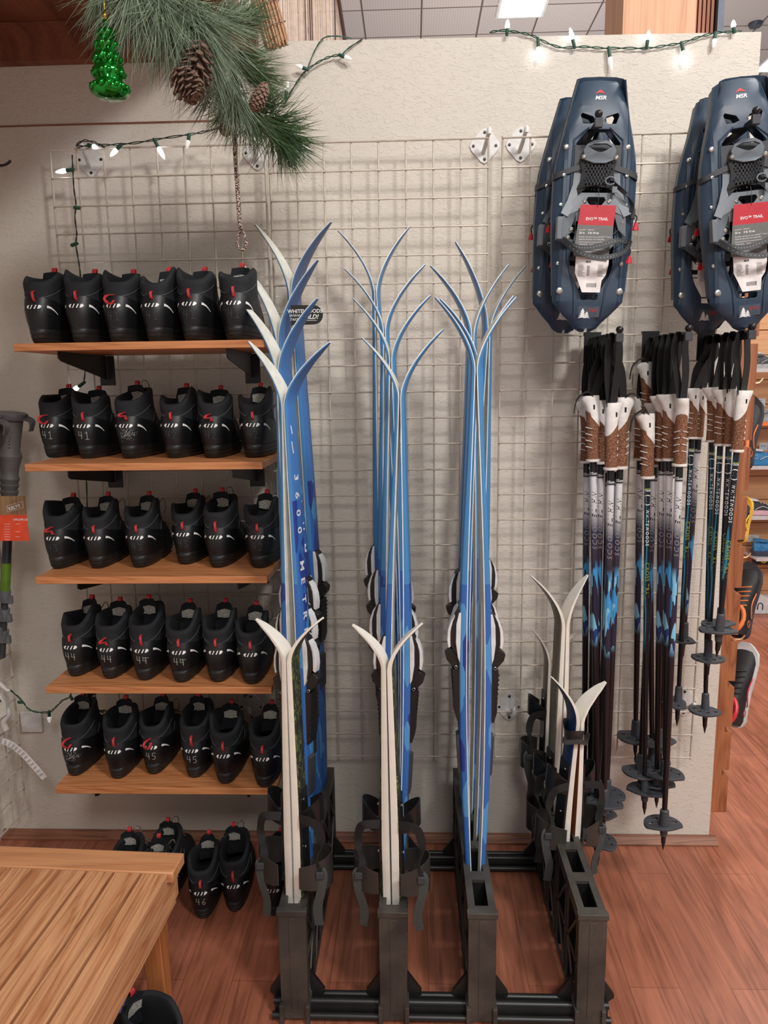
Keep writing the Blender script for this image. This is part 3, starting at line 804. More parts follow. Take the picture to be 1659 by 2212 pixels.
# ================================================================== BENCH
BZ = .45
A0 = atZ(398, 1842, BZ); bu = (atZ(192, 2210, BZ)-A0); bu.z = 0; bu.normalize(); bv = V(bu.y, -bu.x, 0)   # bu towards camera, bv to the left
if bv.x > 0: bv = -bv
bench = thing('bench', 'slatted light oak bench with a wide end board at the lower left', 'bench', (A0.x, A0.y, 0))
def BF(u, v, w): return A0+bu*u+bv*v+V(0, 0, w-BZ)
def bbox(u0, u1, v0, v1, z0, z1, name, mat, bev=.002, rot=True):
    """box in bench axes, built in its own local frame so the grain follows it"""
    o = MB().box(v0, v1, u0, u1, z0, z1).build(name, mat, bench, world=False, bevel=bev)
    ang = math.atan2(bu.x, -bu.y)
    o.matrix_local = Matrix(((bv.x, bu.x, 0, 0), (bv.y, bu.y, 0, 0), (0, 0, 1, 0), (0, 0, 0, 1)))
    return o
bbox(0, .072, -.0, .62, BZ-.026, BZ, 'end_board', 'bench_rail_wood', .003)
bbox(.95, 1.02, -.0, .62, BZ-.026, BZ, 'end_board', 'bench_rail_wood', .003)
sv = .012
while sv < .60:
    bbox(.073, .949, sv, sv+.0555, BZ-.022, BZ-.001, 'slat', 'bench_slat_wood', .0025); sv += .0615
bbox(.03, .99, .014, .034, BZ-.105, BZ-.0265, 'side_apron', 'bench_slat_wood')
bbox(.03, .99, .586, .606, BZ-.105, BZ-.0265, 'side_apron', 'bench_slat_wood')
bbox(.012, .030, .014, .606, BZ-.095, BZ-.0265, 'end_apron', 'bench_rail_wood')
for uu in (.034, .93):
    for vv in (.036, .53):
        m = MB(); a = .028; m.rings([[V(vv+x*w_, uu+y*w_, z) for x, y in ((0, 0), (1, 0), (1, 1), (0, 1))] for z, w_ in ((.0, .034), (.2, .042), (BZ-.0265, .052))])
        o = m.build('leg', 'bench_leg_wood', bench, world=False, bevel=.002)
        o.matrix_local = Matrix(((bv.x, bu.x, 0, 0), (bv.y, bu.y, 0, 0), (0, 0, 1, 0), (0, 0, 0, 1)))
# blue striped bag under the bench
p = atZ(262, 2290, 0)
sk = MB()
for i in range(5):
    sk.tube(spline([(p.x-.05+.02*i, p.y+.14-.01*i, .018), (p.x-.045+.02*i, p.y+.10, .034+.006*(i % 2)), (p.x-.04+.02*i, p.y+.03, .030), (p.x-.03+.02*i, p.y-.03, .02)], 4), [.014]*13, 8)
o = sk.build('folded_sock', 'sock_blue'); tag(o, 'blue ribbed sock bundle beside the boots under the bench', 'sock')
# ================================================================== SKI RACK
rack = thing('ski_rack', 'black plastic ski rack with four slotted uprights on the floor', 'rack', (.45, -.35, 0))
RT = .297
PXS = [(.106, .108), (.340, .340), (.546, .548), (.797, .795)]
SLOT = [-.602, -.477, -.352, -.227, -.102]
for (xf, xb) in PXS:
    X = xf; hw = .032; m = MB()
    # top plate with slots
    out = [(-hw, -.672), (hw, -.672), (hw, -.018), (-hw, -.018)]
    holes = [[(-.0155, s-.046), (-.0155, s+.046), (.0155, s+.046), (.0155, s-.046)] for s in SLOT]
    vs, fs = fill2d(out, holes, .008); m.add([(X+x, y, RT-.004+z) for x, y, z in vs], fs)
    up = m.build('upright', 'rack_plastic', rack, smooth=False)
    m = MB(); m.box(X-hw, X+hw, -.674, -.664, .012, RT-.001); m.box(X-hw-.003, X+hw+.003, -.677, -.660, RT-.012, RT+.001); m.box(X-hw-.004, X-hw+.006, -.682, -.62, 0, .052); m.box(X+hw-.006, X+hw+.004, -.682, -.62, 0, .052)
    m.box(X-.008, X+.008, -.6755, -.674, .03, RT-.02)
    m.build('front_post', 'rack_plastic', up, bevel=.0015)
    m = MB(); m.box(X-hw, X+hw, -.026, -.018, .0, RT-.008); m.build('rear_post', 'rack_plastic', up, bevel=.001)
    m = MB()
    for sx in (-hw, hw-.004):
        m.box(X+sx, X+sx+.004, -.664, -.026, .018, .032); m.box(X+sx, X+sx+.004, -.664, -.026, RT-.03, RT-.008); m.box(X+sx, X+sx+.004, -.664, -.026, .15, .157)
        for s in SLOT:
            for yy in (s-.050, s+.050): m.box(X+sx, X+sx+.004, yy-.003, yy+.003, .03, RT-.01)
            for (ya, yb2, za, zb) in ((s-.047, s+.047, .03, .152), (s+.047, s-.047, .152, RT-.03)):
                L_ = math.hypot(yb2-ya, zb-za); nx, nz = -(zb-za)/L_*.003, (yb2-ya)/L_*.003
                m.prism([(ya+nx, za+nz), (yb2+nx, zb+nz), (yb2-nx, zb-nz), (ya-nx, za-nz)], X+sx, X+sx+.004, lambda u, v, k: (k, u, v))
    m.build('side_lattice', 'rack_plastic', up, smooth=False)
    m = MB()
    for s in SLOT:
        for yy in (s-.0485, s+.0485): m.box(X-.027, X+.027, yy-.0015, yy+.0015, .02, RT-.008)
        for xx in (-.0175, .0165): m.box(X+xx, X+xx+.001, s-.046, s+.046, .12, RT-.008)
        m.box(X-.0175, X+.0175, s-.046, s+.046, .012, .018)
    m.build('slot_wall', 'rack_black', up, smooth=False)
    for yc in (-.645, -.10):
        for sg in (-1, 1):
            m = MB(); m.prism([(sg*hw, .018), (sg*(hw+.034), .045), (sg*(hw+.034), .055), (sg*hw, .105)], yc+.012, yc+.022, lambda u, v, k: (X+u, k, v))
            m.build('brace', 'rack_black', up)
for yc, nm in ((-.64, 'front_rail'), (-.085, 'rear_rail')):
    m = MB()
    for dy, dz, r in ((-.028, .016, .0085), (-.006, .036, .0085), (.018, .018, .0085), (.014, .038, .0075)):
        for xa, xb in ((PXS[0][0]-.055, PXS[0][0]-.0325), (PXS[0][0]+.0325, PXS[1][0]-.0325), (PXS[1][0]+.0325, PXS[2][0]-.0325), (PXS[2][0]+.0325, PXS[3][0]-.0325), (PXS[3][0]+.0325, PXS[3][0]+.05)):
            m.tube([(xa, yc+dy, dz), (xb, yc+dy, dz)], r, 10)
    m.box(PXS[0][0]-.05, PXS[3][0]+.045, yc-.020, yc+.016, .008, .036)
    m.build('rail', 'rack_black', rack)
# ================================================================== SKIS
def ski_pair(col, slot, b_px, j_px, L_px, R_px, yaw, gap, width, thick, mats, labels, group, by=None, bind=None, leanY=0., kid=False, tipw=1.0, tail=.025, text=None, slot_y=None):
    Yb = SLOT[slot] if slot_y is None else slot_y; Yt = Yb+leanY
    B = atY(b_px[0], b_px[1], Yb); J = atY(j_px[0], j_px[1], Yt)
    xr = PXS[col][0]
    T = V(PXS[col][0], Yb, tail)
    up = (J-T).normalized(); ph = math.radians(yaw); e1 = V(math.cos(ph), math.sin(ph), 0); e1 = (e1-up*e1.dot(up)).normalized(); e2 = up.cross(e1)
    H = (J-T).length
    for s, px, lab, by_ in ((-1, L_px, labels[0], by[0] if by else None), (1, R_px, labels[1], by[1] if by else None)):
        d = ray(*px); t = (J-CAM).dot(e2)/d.dot(e2); P = CAM+d*t-J; a = P.dot(e1); h = P.dot(up)
        root = thing('child_ski' if kid else 'cross_country_ski', lab, 'ski', T, group)
        path = []; n1 = 34; n2 = 18
        for i in range(n1):
            q = i/(n1); path.append((s*(.0012+gap*max(0, math.sin(PI*q))**1.1), H*q, q))
        for i in range(n2+1):
            q = i/n2; path.append((s*.0012*(1-q)+a*(.12*q+.88*q**1.9) if kid else s*.0012*(1-q)+a*q**1.75, H+h*(q*1.0+0*q), 1+q))
        rings = []; mbs = MB(); cen = []
        for i, (x, z, q) in enumerate(path):
            x0, z0, _ = path[max(i-1, 0)]; x1, z1, _ = path[min(i+1, len(path)-1)]
            tl = math.hypot(x1-x0, z1-z0); nx, nz = (z1-z0)/tl, -(x1-x0)/tl
            if s < 0: nx, nz = -nx, -nz
            if q <= 1: th = thick*(interp([(0, .9), (.5, 1), (1, .62)], q) if kid else interp([(0, .45), (.15, .7), (.4, 1), (.6, 1), (.85, .62), (1, .5)], q)); wd = width*interp([(0, .96), (.5, .9), (1, 1)], q)
            else:
                k = q-1; th = thick*interp([(0, .62 if kid else .5), (.4, .40 if kid else .36), (1, .2)], k); wd = width*tipw*interp([(0, 1), (.3, 1.02), (.6, .86), (.85, .55), (1, .14)], k)
            e = min(.0022, th*.4)
            sec = [(-wd/2, 0), (wd/2, 0), (wd/2, e), (wd/2*.97, th*.8), (wd/2*.82, th), (-wd/2*.82, th), (-wd/2*.97, th*.8), (-wd/2, e)]
            ring = [T+up*(z+nz*o)+e1*(x+nx*o)+e2*w_ for w_, o in sec]
            rings.append(ring); cen.append((T+up*z+e1*x, nx, nz, th, wd))
        k0 = len(mbs.f); mbs.rings(rings)
        for i in range(len(rings)-1):
            for k in range(8): mbs.m[i*8+k] = {0: 1 if (kid and path[i][2] > .93) else 0, 1: 1, 7: 1}.get(k, 2 if k in (3, 4, 5) else 3)
        mbs.m[-1] = 1; mbs.m[-2] = 1
        mbs.build('ski_body', mats, root, angle=55)
        def surf(i_f, out, w_):
            i = int(i_f); f = i_f-i; j = min(i+1, len(cen)-1); c0, c1 = cen[i], cen[j]
            p = c0[0].lerp(c1[0], f); nx = lerp(c0[1], c1[1], f); nz = lerp(c0[2], c1[2], f)
            return p+(e1*nx+up*nz)*(lerp(c0[3], c1[3], f)+out)+e2*w_
        def idx_at(z):      # station index for height along ski
            for i in range(n1-1):
                if path[i+1][1] >= z: return i+(z-path[i][1])/(path[i+1][1]-path[i][1])
            return n1-1
        if text and s > 0:
            st, z0, ln = text; m = MB(); pitch = ln/len(st)
            for ci, ch in enumerate(st):
                if ch == ' ': continue
                vs, fs, w_ = text2d(ch, .033, .0, .02)
                m.add([tuple(surf(idx_at(z0-ci*pitch-x), .0006, (y-.0115)*.8)) for x, y in vs], fs)
            m.build('lettering', 'print_white', root, smooth=False, fix=False)
            m = MB()
            for k in range(4):
                za = z0+.05+k*.045
                m.add([tuple(surf(idx_at(za), .0006, -.009)), tuple(surf(idx_at(za+.028), .0006, -.014)), tuple(surf(idx_at(za+.030), .0006, -.010)), tuple(surf(idx_at(za+.002), .0006, -.005))], [(0, 1, 2, 3)])
            m.build('dash_print', 'print_white', root, smooth=False, fix=False)
        if bind == 'adult' and by_:
            zt = (atY(j_px[0], by_, Yb)-T).dot(up)
            O = surf(idx_at(zt), 0, 0)
            oo = e1*s
            def F(o, z, w_): return surf(idx_at(zt+z), 0, 0)+oo*o+e2*w_
            bd = MB(); bd.prism([(0, .002), (.007, -.004), (.016, -.022), (.021, -.048), (.021, -.078), (.016, -.094), (.006, -.108), (.0, -.108)], -.015, .015, F)
            b0 = bd.build('binding', 'binding_black', root, bevel=.0015)
            m = MB(); m.prism([(-.002, .0), (.003, -.002), (.0085, -.028), (.009, -.075), (.004, -.112), (-.001, -.125)], -.021, .021, F); m.build('side_wing', 'binding_white', b0, bevel=.001)
            m = MB(); m.prism([(.011, -.010), (.020, -.022), (.0275, -.045), (.029, -.070), (.026, -.090), (.020, -.086), (.0208, -.060), (.0195, -.038)], -.012, .012, F); m.build('toe_cover', 'binding_white', b0, bevel=.001)
            m = MB(); m.prism([(.0, -.100), (.020, -.092), (.034, -.104), (.030, -.120), (.012, -.140), (0, -.142)], -.011, .011, F); m.build('lever', 'binding_black', b0, bevel=.001)
            m = MB(); m.tube([F(.008+.0035*math.cos(k*PI/5), -.137+.0035*math.sin(k*PI/5), -.0155) for k in range(10)], .0008, 5, closed=True); m.build('pin', 'steel', b0)
            m = MB(); m.prism([(.0, -.142), (.016, -.142), (.013, -.25), (.006, -.275), (0, -.275)], -.017, .017, F)
            for k in range(9): m.box(-.003, .003, -.019, .019, -.001, .0015, 0, Matrix.Translation(F(.0155-.0024*k*.33, -.155-.0115*k, 0)) @ Matrix((( e1.x, e2.x, up.x, 0), (e1.y, e2.y, up.y, 0), (e1.z, e2.z, up.z, 0), (0, 0, 0, 1))))
            m.build('heel_plate', 'binding_black', root)
            m = MB(); m.prism([(.0, -.31), (.008, -.315), (.006, -.41), (0, -.42)], -.013, .013, F); m.build('heel_plate', 'rubber_dark_grey', root)
        if bind == 'kid' and by_:
            zt = (atY(b_px[0], by_, Yb)-T).dot(up); oo = e1*s
            def F(o, z, w_): return surf(idx_at(max(.02, zt+z)), 0, 0)+oo*o+e2*w_
            m = MB(); m.prism([(-.001, .16), (.003, .155), (.004, -.07), (-.001, -.07)], -width*.45, width*.45, F); pl = m.build('binding_plate', 'plastic_cup_black', root)
            def cup(z0, h, r, dy, mat, name, tilt=.0):
                m = MB(); ra = []; n = 18
                prof = [(r, 0), (r, h), (r-.0025, h), (r-.0025, 0)]
                rings = []
                for k in range(n+1):
                    a = -PI*.5+PI*k/n
                    rings.append([F(.002+math.cos(a)*rr_*1.05, z0+hh+tilt*math.cos(a)*h-(.35*h*(1-math.cos(a)) if hh > 0 else 0), math.sin(a)*rr_*.8+dy) for rr_, hh in prof])
                m.rings(rings); return m.build(name, mat, pl)
            cup(-.065, .082, .062, 0, 'plastic_cup', 'toe_cup', -.1)
            cup(.075, .06, .042, .008, 'plastic_cup_black', 'heel_cup', .2)
            m = MB(); w1 = e2
            m.ribbon(spline([F(.046, -.02, -.03), F(.056, -.03, -.034), F(.050, -.075, -.036), F(.040, -.12, -.034), F(.044, -.165, -.03)], 4), .021, .0018, oo*.6+up*.2+e2*.1)
            m.build('strap', 'strap_grey', pl)
            m = MB(); m.ribbon(spline([F(.0, .10, -.028), F(.03, .105, -.042), F(.045, .09, -.036), F(.05, .05, -.03), F(.04, .0, -.038), F(.048, -.03, -.036)], 4), .02, .0018, up+oo*.3)
            m.build('strap', 'strap_black', pl)
            m = MB(); c = F(.050, -.028, -.040); m.box(-.009, .009, -.003, .003, -.008, .008, 0, Matrix.Translation(c)); m.build('buckle', 'rubber_dark_grey', pl, bevel=.001)
            m = MB()
            for zz in (.14, .02): m.lathe([(.0035, 0), (.0035, .002), (.001, .003)], 10, Matrix.Translation(F(.0045, zz, -.010)) @ (oo.to_track_quat('Z', 'Y').to_matrix().to_4x4()))
            m.build('screw', 'steel', pl)
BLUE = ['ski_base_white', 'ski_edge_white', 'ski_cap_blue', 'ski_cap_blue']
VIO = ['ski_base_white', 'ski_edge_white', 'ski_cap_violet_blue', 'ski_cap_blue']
KID = ['kid_base_white', 'kid_sidewall', 'kid_top_black_green', 'kid_sidewall']
KIDN = ['kid_base_brown', 'kid_sidewall', 'kid_top_navy', 'kid_sidewall']
KIDO = ['kid_base_white', 'kid_sidewall', 'kid_top_olive', 'kid_sidewall']
def lab(pos, colname, what='blue cross-country ski'):
    return ('%s, left of the %s pair, %s' % (what, pos, colname), '%s, right of the %s pair, %s' % (what, pos, colname))
GA, GB, GC, GD = 'skis in the left rack upright', 'skis in the second rack upright', 'skis in the third rack upright', 'children skis in the right rack upright'
CA = 'leftmost rack column'; CB = 'second rack column'; CC = 'third rack column'; CD = 'rightmost rack column'
# left column
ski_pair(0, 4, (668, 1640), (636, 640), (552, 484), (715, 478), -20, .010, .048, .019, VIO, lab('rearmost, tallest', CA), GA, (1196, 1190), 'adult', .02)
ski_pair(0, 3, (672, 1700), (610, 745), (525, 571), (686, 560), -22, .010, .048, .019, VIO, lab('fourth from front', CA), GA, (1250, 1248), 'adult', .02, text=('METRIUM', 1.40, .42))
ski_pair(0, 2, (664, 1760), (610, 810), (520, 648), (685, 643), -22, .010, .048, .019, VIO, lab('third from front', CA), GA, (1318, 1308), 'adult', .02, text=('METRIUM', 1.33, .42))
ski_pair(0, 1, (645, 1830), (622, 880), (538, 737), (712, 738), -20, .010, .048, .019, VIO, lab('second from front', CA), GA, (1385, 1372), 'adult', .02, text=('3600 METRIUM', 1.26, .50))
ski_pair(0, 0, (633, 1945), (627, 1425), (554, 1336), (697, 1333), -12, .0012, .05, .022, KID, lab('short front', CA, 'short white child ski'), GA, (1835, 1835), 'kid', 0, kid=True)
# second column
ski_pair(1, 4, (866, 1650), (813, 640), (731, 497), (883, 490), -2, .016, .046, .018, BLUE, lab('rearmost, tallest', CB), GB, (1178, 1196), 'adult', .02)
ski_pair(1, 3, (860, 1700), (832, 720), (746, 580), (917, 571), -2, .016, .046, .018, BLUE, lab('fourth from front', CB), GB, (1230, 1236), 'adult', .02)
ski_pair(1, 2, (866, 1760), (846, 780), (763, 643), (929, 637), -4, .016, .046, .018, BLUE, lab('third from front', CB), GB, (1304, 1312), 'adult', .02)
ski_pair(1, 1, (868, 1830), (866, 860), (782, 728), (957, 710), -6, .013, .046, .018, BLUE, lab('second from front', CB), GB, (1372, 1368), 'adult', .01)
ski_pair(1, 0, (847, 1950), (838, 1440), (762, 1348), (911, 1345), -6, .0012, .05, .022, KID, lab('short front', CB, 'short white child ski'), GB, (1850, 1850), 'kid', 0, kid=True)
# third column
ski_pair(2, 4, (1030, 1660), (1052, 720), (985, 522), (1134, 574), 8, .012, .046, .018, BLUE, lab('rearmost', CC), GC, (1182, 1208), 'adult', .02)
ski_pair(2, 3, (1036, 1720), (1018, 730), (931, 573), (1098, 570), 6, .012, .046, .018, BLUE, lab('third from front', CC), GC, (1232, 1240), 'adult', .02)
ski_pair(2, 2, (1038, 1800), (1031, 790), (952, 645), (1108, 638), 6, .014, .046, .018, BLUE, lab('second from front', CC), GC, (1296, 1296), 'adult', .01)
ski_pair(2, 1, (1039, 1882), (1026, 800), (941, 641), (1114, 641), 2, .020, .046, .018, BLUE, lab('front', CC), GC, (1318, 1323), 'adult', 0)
# right column, children
ski_pair(3, 4, (1222, 1690), (1186, 1430), (1146, 1354), (1243, 1367), 6, .003, .046, .014, KIDO, lab('rearmost', CD, 'short pale child ski'), GD, (1600, 1600), 'kid', 0, kid=True)
ski_pair(3, 3, (1212, 1740), (1214, 1350), (1147, 1242), (1269, 1241), 12, .0015, .052, .020, KIDO, lab('tall white', CD, 'white child ski'), GD, (1730, 1730), 'kid', 0, kid=True)
ski_pair(3, 2, (1235, 1815), (1243, 1555), (1192, 1461), (1308, 1472), 14, .006, .058, .020, KIDN, lab('front', CD, 'white child ski with navy top'), GD, (1760, 1760), 'kid', 0, kid=True)
# rubber strap round the front child pair, right column
c = atY(1239, 1580, SLOT[2])
st = MB(); st.rings([[V(c.x+math.cos(2*PI*k/24)*.024*q+.002*math.sin(7*k), c.y+math.sin(2*PI*k/24)*.036*q, c.z+z_+.003*math.sin(3*2*PI*k/24)) for k in range(24)] for z_, q in ((-.022, .96), (-.02, 1.04), (.004, 1.1), (.02, 1.22), (.018, 1.14), (0, 1.0))], 0, False, False)
st.ribbon(spline([(c.x-.024, c.y-.03, c.z-.004), (c.x-.036, c.y-.045, c.z), (c.x-.030, c.y-.052, c.z-.004), (c.x+.01, c.y-.045, c.z-.006), (c.x+.022, c.y-.04, c.z-.012), (c.x+.028, c.y-.04, c.z+.016)], 4), .012, .002, (0, .2, 1))
tag(st.build('ski_strap', 'plastic_cup'), 'crumpled grey rubber strap holding the front child skis together', 'strap')
# black strap label behind the left column
c = atY(664, 681, -.07)
r_ = .021
hold = thing('ski_holder_strap', 'black rounded ski strap with white printing around the left column skis', 'strap', (c.x, c.y, c.z))
m = MB(); pts = [(c.x-.042, c.z-.026)]+[(c.x+.022+math.cos(a)*.026, c.z+math.sin(a)*.026) for a in [-PI/2+PI*k/12 for k in range(13)]]+[(c.x-.042, c.z+.026)]
YS = SLOT[3]-.022
m = MB(); c2 = atY(664, 681, YS); sc = 1.
pts = [(c2.x-.042, c2.z-.024)]+[(c2.x+.016+math.cos(a)*.024, c2.z+.001+math.sin(a)*.024) for a in [-PI/2+PI*k/12 for k in range(13)]]+[(c2.x-.042, c2.z+.026)]
hold.location = (c2.x, YS, c2.z)
m.prism(pts, YS, YS+.003, lambda u, v, k: (u, k, v)); m.build('strap', 'strap_black', hold, bevel=.0008)
m = MB(); put_text(m, 'WHITEWOODS', .0128, lambda u, v: (c2.x+u-.006, YS-.0008, c2.z+.006+v), bold=.02)
put_text(m, 'WWW', .010, lambda u, v: (c2.x+u-.030, YS-.0008, c2.z-.004+v), shear=.3); put_text(m, 'TAKE A', .009, lambda u, v: (c2.x+u-.030, YS-.0008, c2.z-.013+v), shear=.3)
put_text(m, 'WILD!', .0155, lambda u, v: (c2.x+u+.008, YS-.0008, c2.z-.009+v), shear=.3, bold=.02)
m.box(c2.x-.002, c2.x+.024, YS-.001, YS-.0007, c2.z-.0135, c2.z-.0125); m.build('lettering', 'print_white', hold, smooth=False)
# ================================================================== SNOWSHOES
K = 2740.
def q2(x, v, cx=None): return (x/K, (860-v)/K)          # x measured from the shoe centre line
HW = [(30, 150), (48, 156), (240, 200), (400, 238), (560, 270), (700, 282), (900, 282), (1100, 272), (1290, 258), (1400, 252), (1485, 246), (1570, 170), (1625, 112), (1665, 80), (1688, 40)]
def hw_at(v): return interp(HW, v)
def deck_y(x, z):
    v = 860-z*K; xx = abs(x)*K; e = max(0, (xx-(hw_at(v)-70))/70)
    y = .014*e*e
    if v < 300: y += .022*((300-v)/270)**1.6
    if v > 1450: y += .012*((v-1450)/240)**1.5
    if 200 < xx < 225 and 200 < v < 1550: y -= .002
    return y
def make_shoe():
    t = thing('snowshoe', 'x', 'snowshoe', (0, 0, 0))
    out = [q2(-110, 28), q2(0, 22), q2(110, 28)]
    for v, h in HW[1:]: out.append(q2(h, v))
    out += [q2(14, 1692), q2(10, 1668), q2(-8, 1668), q2(-14, 1692)]
    for v, h in HW[1:][::-1]: out.append(q2(-h, v))
    holes = [[q2(s*a, b) for a, b in ((22, 305), (45, 270), (120, 245), (132, 262), (112, 318), (60, 318))] for s in (1, -1)]
    holes.append([q2(a, b) for a, b in ((-75, 350), (75, 350), (150, 440), (150, 470), (-150, 470), (-150, 440))])
    holes.append([q2(a, b) for a, b in ((-150, 700), (150, 700), (150, 1270), (110, 1350), (62, 1430), (-62, 1430), (-110, 1350), (-150, 1270))])
    holes.append([q2(a, b) for a, b in ((-62, 1436), (62, 1436), (60, 1470), (48, 1478), (-48, 1478), (-60, 1470))])
    for s in (1, -1): pass
    vs, fs = fill2d(out, holes, .004, .0006)
    vs, fs = cut_grid(vs, fs, 1, [q2(0, v)[1] for v in range(60, 1690, 70)])
    vs, fs = cut_grid(vs, fs, 0, [s*x/K for x in (30, 120, 165, 199, 202, 224, 228, 250) for s in (1, -1)])
    m = MB(); m.add([(x, z+deck_y(x, y), y) for x, y, z in vs], fs)
    dk = m.build('deck', 'snowshoe_deck', t, world=False, angle=35)
    m = MB()
    for s in (1, -1):      # folded side walls under the deck, plus raised ribs
        a = [V(s*(hw_at(v)-6)/K, deck_y((hw_at(v)-6)/K, (860-v)/K)+.001, (860-v)/K) for v in range(60, 1500, 60)]
        m.ribbon([p+V(0, .012, 0) for p in a], .028, .003, (0, 1, 0))
        m.tube([V(s*x/K, -.0035, (860-v)/K) for x, v in ((70, 340), (165, 420), (172, 700), (168, 1200), (110, 1400), (95, 1600))], [.0016, .003, .0032, .0032, .003, .001], 6)
    m.build('side_rail', 'snowshoe_deck', t, world=False)
    m = MB()
    for s in (1, -1): m.box(s*.092-.0015, s*.092+.0015, .012, .040, -.16, .06)
    m.build('traction_bar', 'snowshoe_rail', t, world=False)
    m = MB(); put_text(m, 'MSR', .0135, lambda u, v: (u*1.1+v*.25+.001, deck_y(u, v+.2565)-.0034, v+.2565), bold=.025)
    m.build('lettering', 'print_white', dk, world=False, smooth=False)
    m = MB(); zb = .2705; m.add([(x, deck_y(x, zb+z)-.0034, zb+z) for x, z in ((-.0125, 0), (-.004, .0085), (-.001, .0105), (.001, .0105), (.004, .0085), (.0125, 0), (.004, .003), (-.004, .003))], [(0, 1, 6+1), (1, 2, 3, 4, 6, 7), (4, 5, 6)])
    m.build('mountain_emblem', 'print_red', dk, world=False, smooth=False)
    m = MB(); z0 = (860-1590)/K
    m.add([(x, deck_y(x, z)-.0030, z) for x, z in ((-.024, z0-.001), (.03, z0-.001), (.03, z0+.012), (.03, z0+.026), (-.024, z0+.026), (-.024, z0+.012))], [(0, 1, 2, 5), (5, 2, 3, 4)]); m.build('decal', 'decal_grey', dk, world=False)
    m = MB()
    for cx, h, w_ in ((-.013, .026, .010), (-.002, .018, .008)):
        for k in range(4):
            q = k/4; ww = w_*(.35+.75*(1-q)**1.0); zz = z0-.004+h*q*.8
            m.add([(x_, deck_y(x_, z_)-.0036, z_) for x_, z_ in ((cx-ww, zz), (cx, zz+.002), (cx+ww, zz), (cx+.0006, zz+h*.34), (cx-.0006, zz+h*.34))], [(0, 1, 4), (1, 2, 3), (1, 3, 4)])
    m.build('tree_emblem', 'print_white', dk, world=False, smooth=False)
    m = MB(); put_text(m, 'EVO', .0125, lambda u, v: (.014+u, deck_y(.014+u, z0+.012+v)-.0038, z0+.012+v)); m.build('lettering', 'print_red', dk, world=False, smooth=False)
    # binding
    m = MB(); m.box(q2(-160, 0)[0], q2(160, 0)[0], -.006, -.002, q2(0, 640)[1], q2(0, 455)[1]); m.build('crampon_plate', 'rubber_dark_grey', t, world=False, bevel=.001)
    for s in (1, -1):
        m = MB(); m.ribbon([V(s*a/K, y, (860-v)/K) for a, v, y in ((60, 610, -.008), (120, 600, -.008), (200, 625, -.007), (262, 648, -.002), (286, 655, .010), (286, 655, .03))], .013, .002, (0, .0, 1)); m.build('strap', 'rubber_dark_grey', t, world=False)
    # foot plate
    o_ = [(-100, 770), (100, 770), (150, 810), (205, 930), (212, 1060), (170, 1110), (140, 1110), (125, 1010), (80, 1180), (-80, 1180), (-125, 1010), (-150, 1120), (-185, 1110), (-262, 1080), (-220, 930), (-150, 810)]
    h_ = [[(-55, 755+40), (-68, 745+70), (-40, 850), (40, 850), (68, 815), (55, 795)], [(128, 900), (165, 1010), (130, 1040)], [(-128, 900), (-165, 1010), (-130, 1040)]]
    vs, fs = fill2d([q2(*p) for p in o_], [[q2(*p) for p in h] for h in h_], .004, .0006)
    m = MB(); m.add([(x, z-.012-(.010*max(0, abs(x)*K-150)/100), y) for x, y, z in vs], fs); fp = m.build('foot_plate', 'binding_slate', t, world=False)
    for s in (1, -1):
        m = MB(); m.ribbon([V(s*a/K, -y, (860-v)/K) for a, v, y in ((130, 640, .008), (135, 720, .008), (170, 830, .014), (215, 920, .022))], .020, .003, (1, 0, .4*s)); m.build('side_wing', 'binding_slate', t, world=False)
    m = MB(); m.box(-.097, -.083, -.034, -.014, q2(0, 1085)[1], q2(0, 935)[1], 0); m.build('heel_bracket', 'binding_slate', t, world=False, bevel=.002)
    # toe cover
    o_ = [(-105, 500), (-85, 465), (-40, 446), (40, 446), (85, 465), (112, 500), (95, 560), (40, 585), (-40, 585), (-95, 560)]
    h_ = [[(-88, 480), (-40, 462), (40, 462), (88, 480), (30, 515), (0, 525), (-30, 515)]]
    vs, fs = fill2d([q2(*p) for p in o_], [[q2(*p) for p in h] for h in h_], .006, .001)
    m = MB(); m.add([(x, z-.026+6*x*x, y) for x, y, z in vs], fs); m.build('toe_cover', 'binding_slate', t, world=False)
    # perforated strap
    o_ = [(-112, 520), (-95, 560), (95, 560), (115, 520), (125, 560), (108, 640), (118, 700), (160, 770), (118, 765), (80, 742), (0, 732), (-80, 742), (-125, 790), (-170, 880), (-205, 930), (-190, 860), (-140, 750), (-112, 690), (-108, 640), (-125, 560)]
    holes = []
    for j in range(8):
        for i in range(9):
            x = (i-4)*22.5+(11 if j % 2 else 0); v = 580+j*19.5
            if abs(x) < 96-(6 if 3 < j < 6 else 0) and v < 725: holes.append([(x+8.3*math.cos(k*PI/3+PI/6), v+8.3*math.sin(k*PI/3+PI/6)) for k in range(6)])
    vs, fs = fill2d([q2(*p) for p in o_], [[q2(*p) for p in h] for h in holes], .0022)
    m = MB(); m.add([(x, z-.022+5*x*x-.004*min(1, max(0, -y*8)), y) for x, y, z in vs], fs); m.build('perforated_strap', 'rubber_black', t, world=False, smooth=False)
    m = MB(); m.ribbon(spline([V(a/K, -y, (860-v)/K) for a, v, y in ((95, 700, .026), (140, 745, .030), (200, 800, .032), (240, 860, .026), (232, 920, .020))], 5), .010, .0022, (.5, 0, -.6)); m.build('strap', 'rubber_black', t, world=False)
    m = MB(); m.tube([V((80+34*math.cos(k*PI/4))/K, -.028, (860-(700+26*math.sin(k*PI/4)))/K) for k in range(8)], .0022, 6, closed=True); m.box(.034, .046, -.034, -.028, q2(0, 780)[1], q2(0, 740)[1]); m.build('buckle', 'binding_slate', t, world=False)
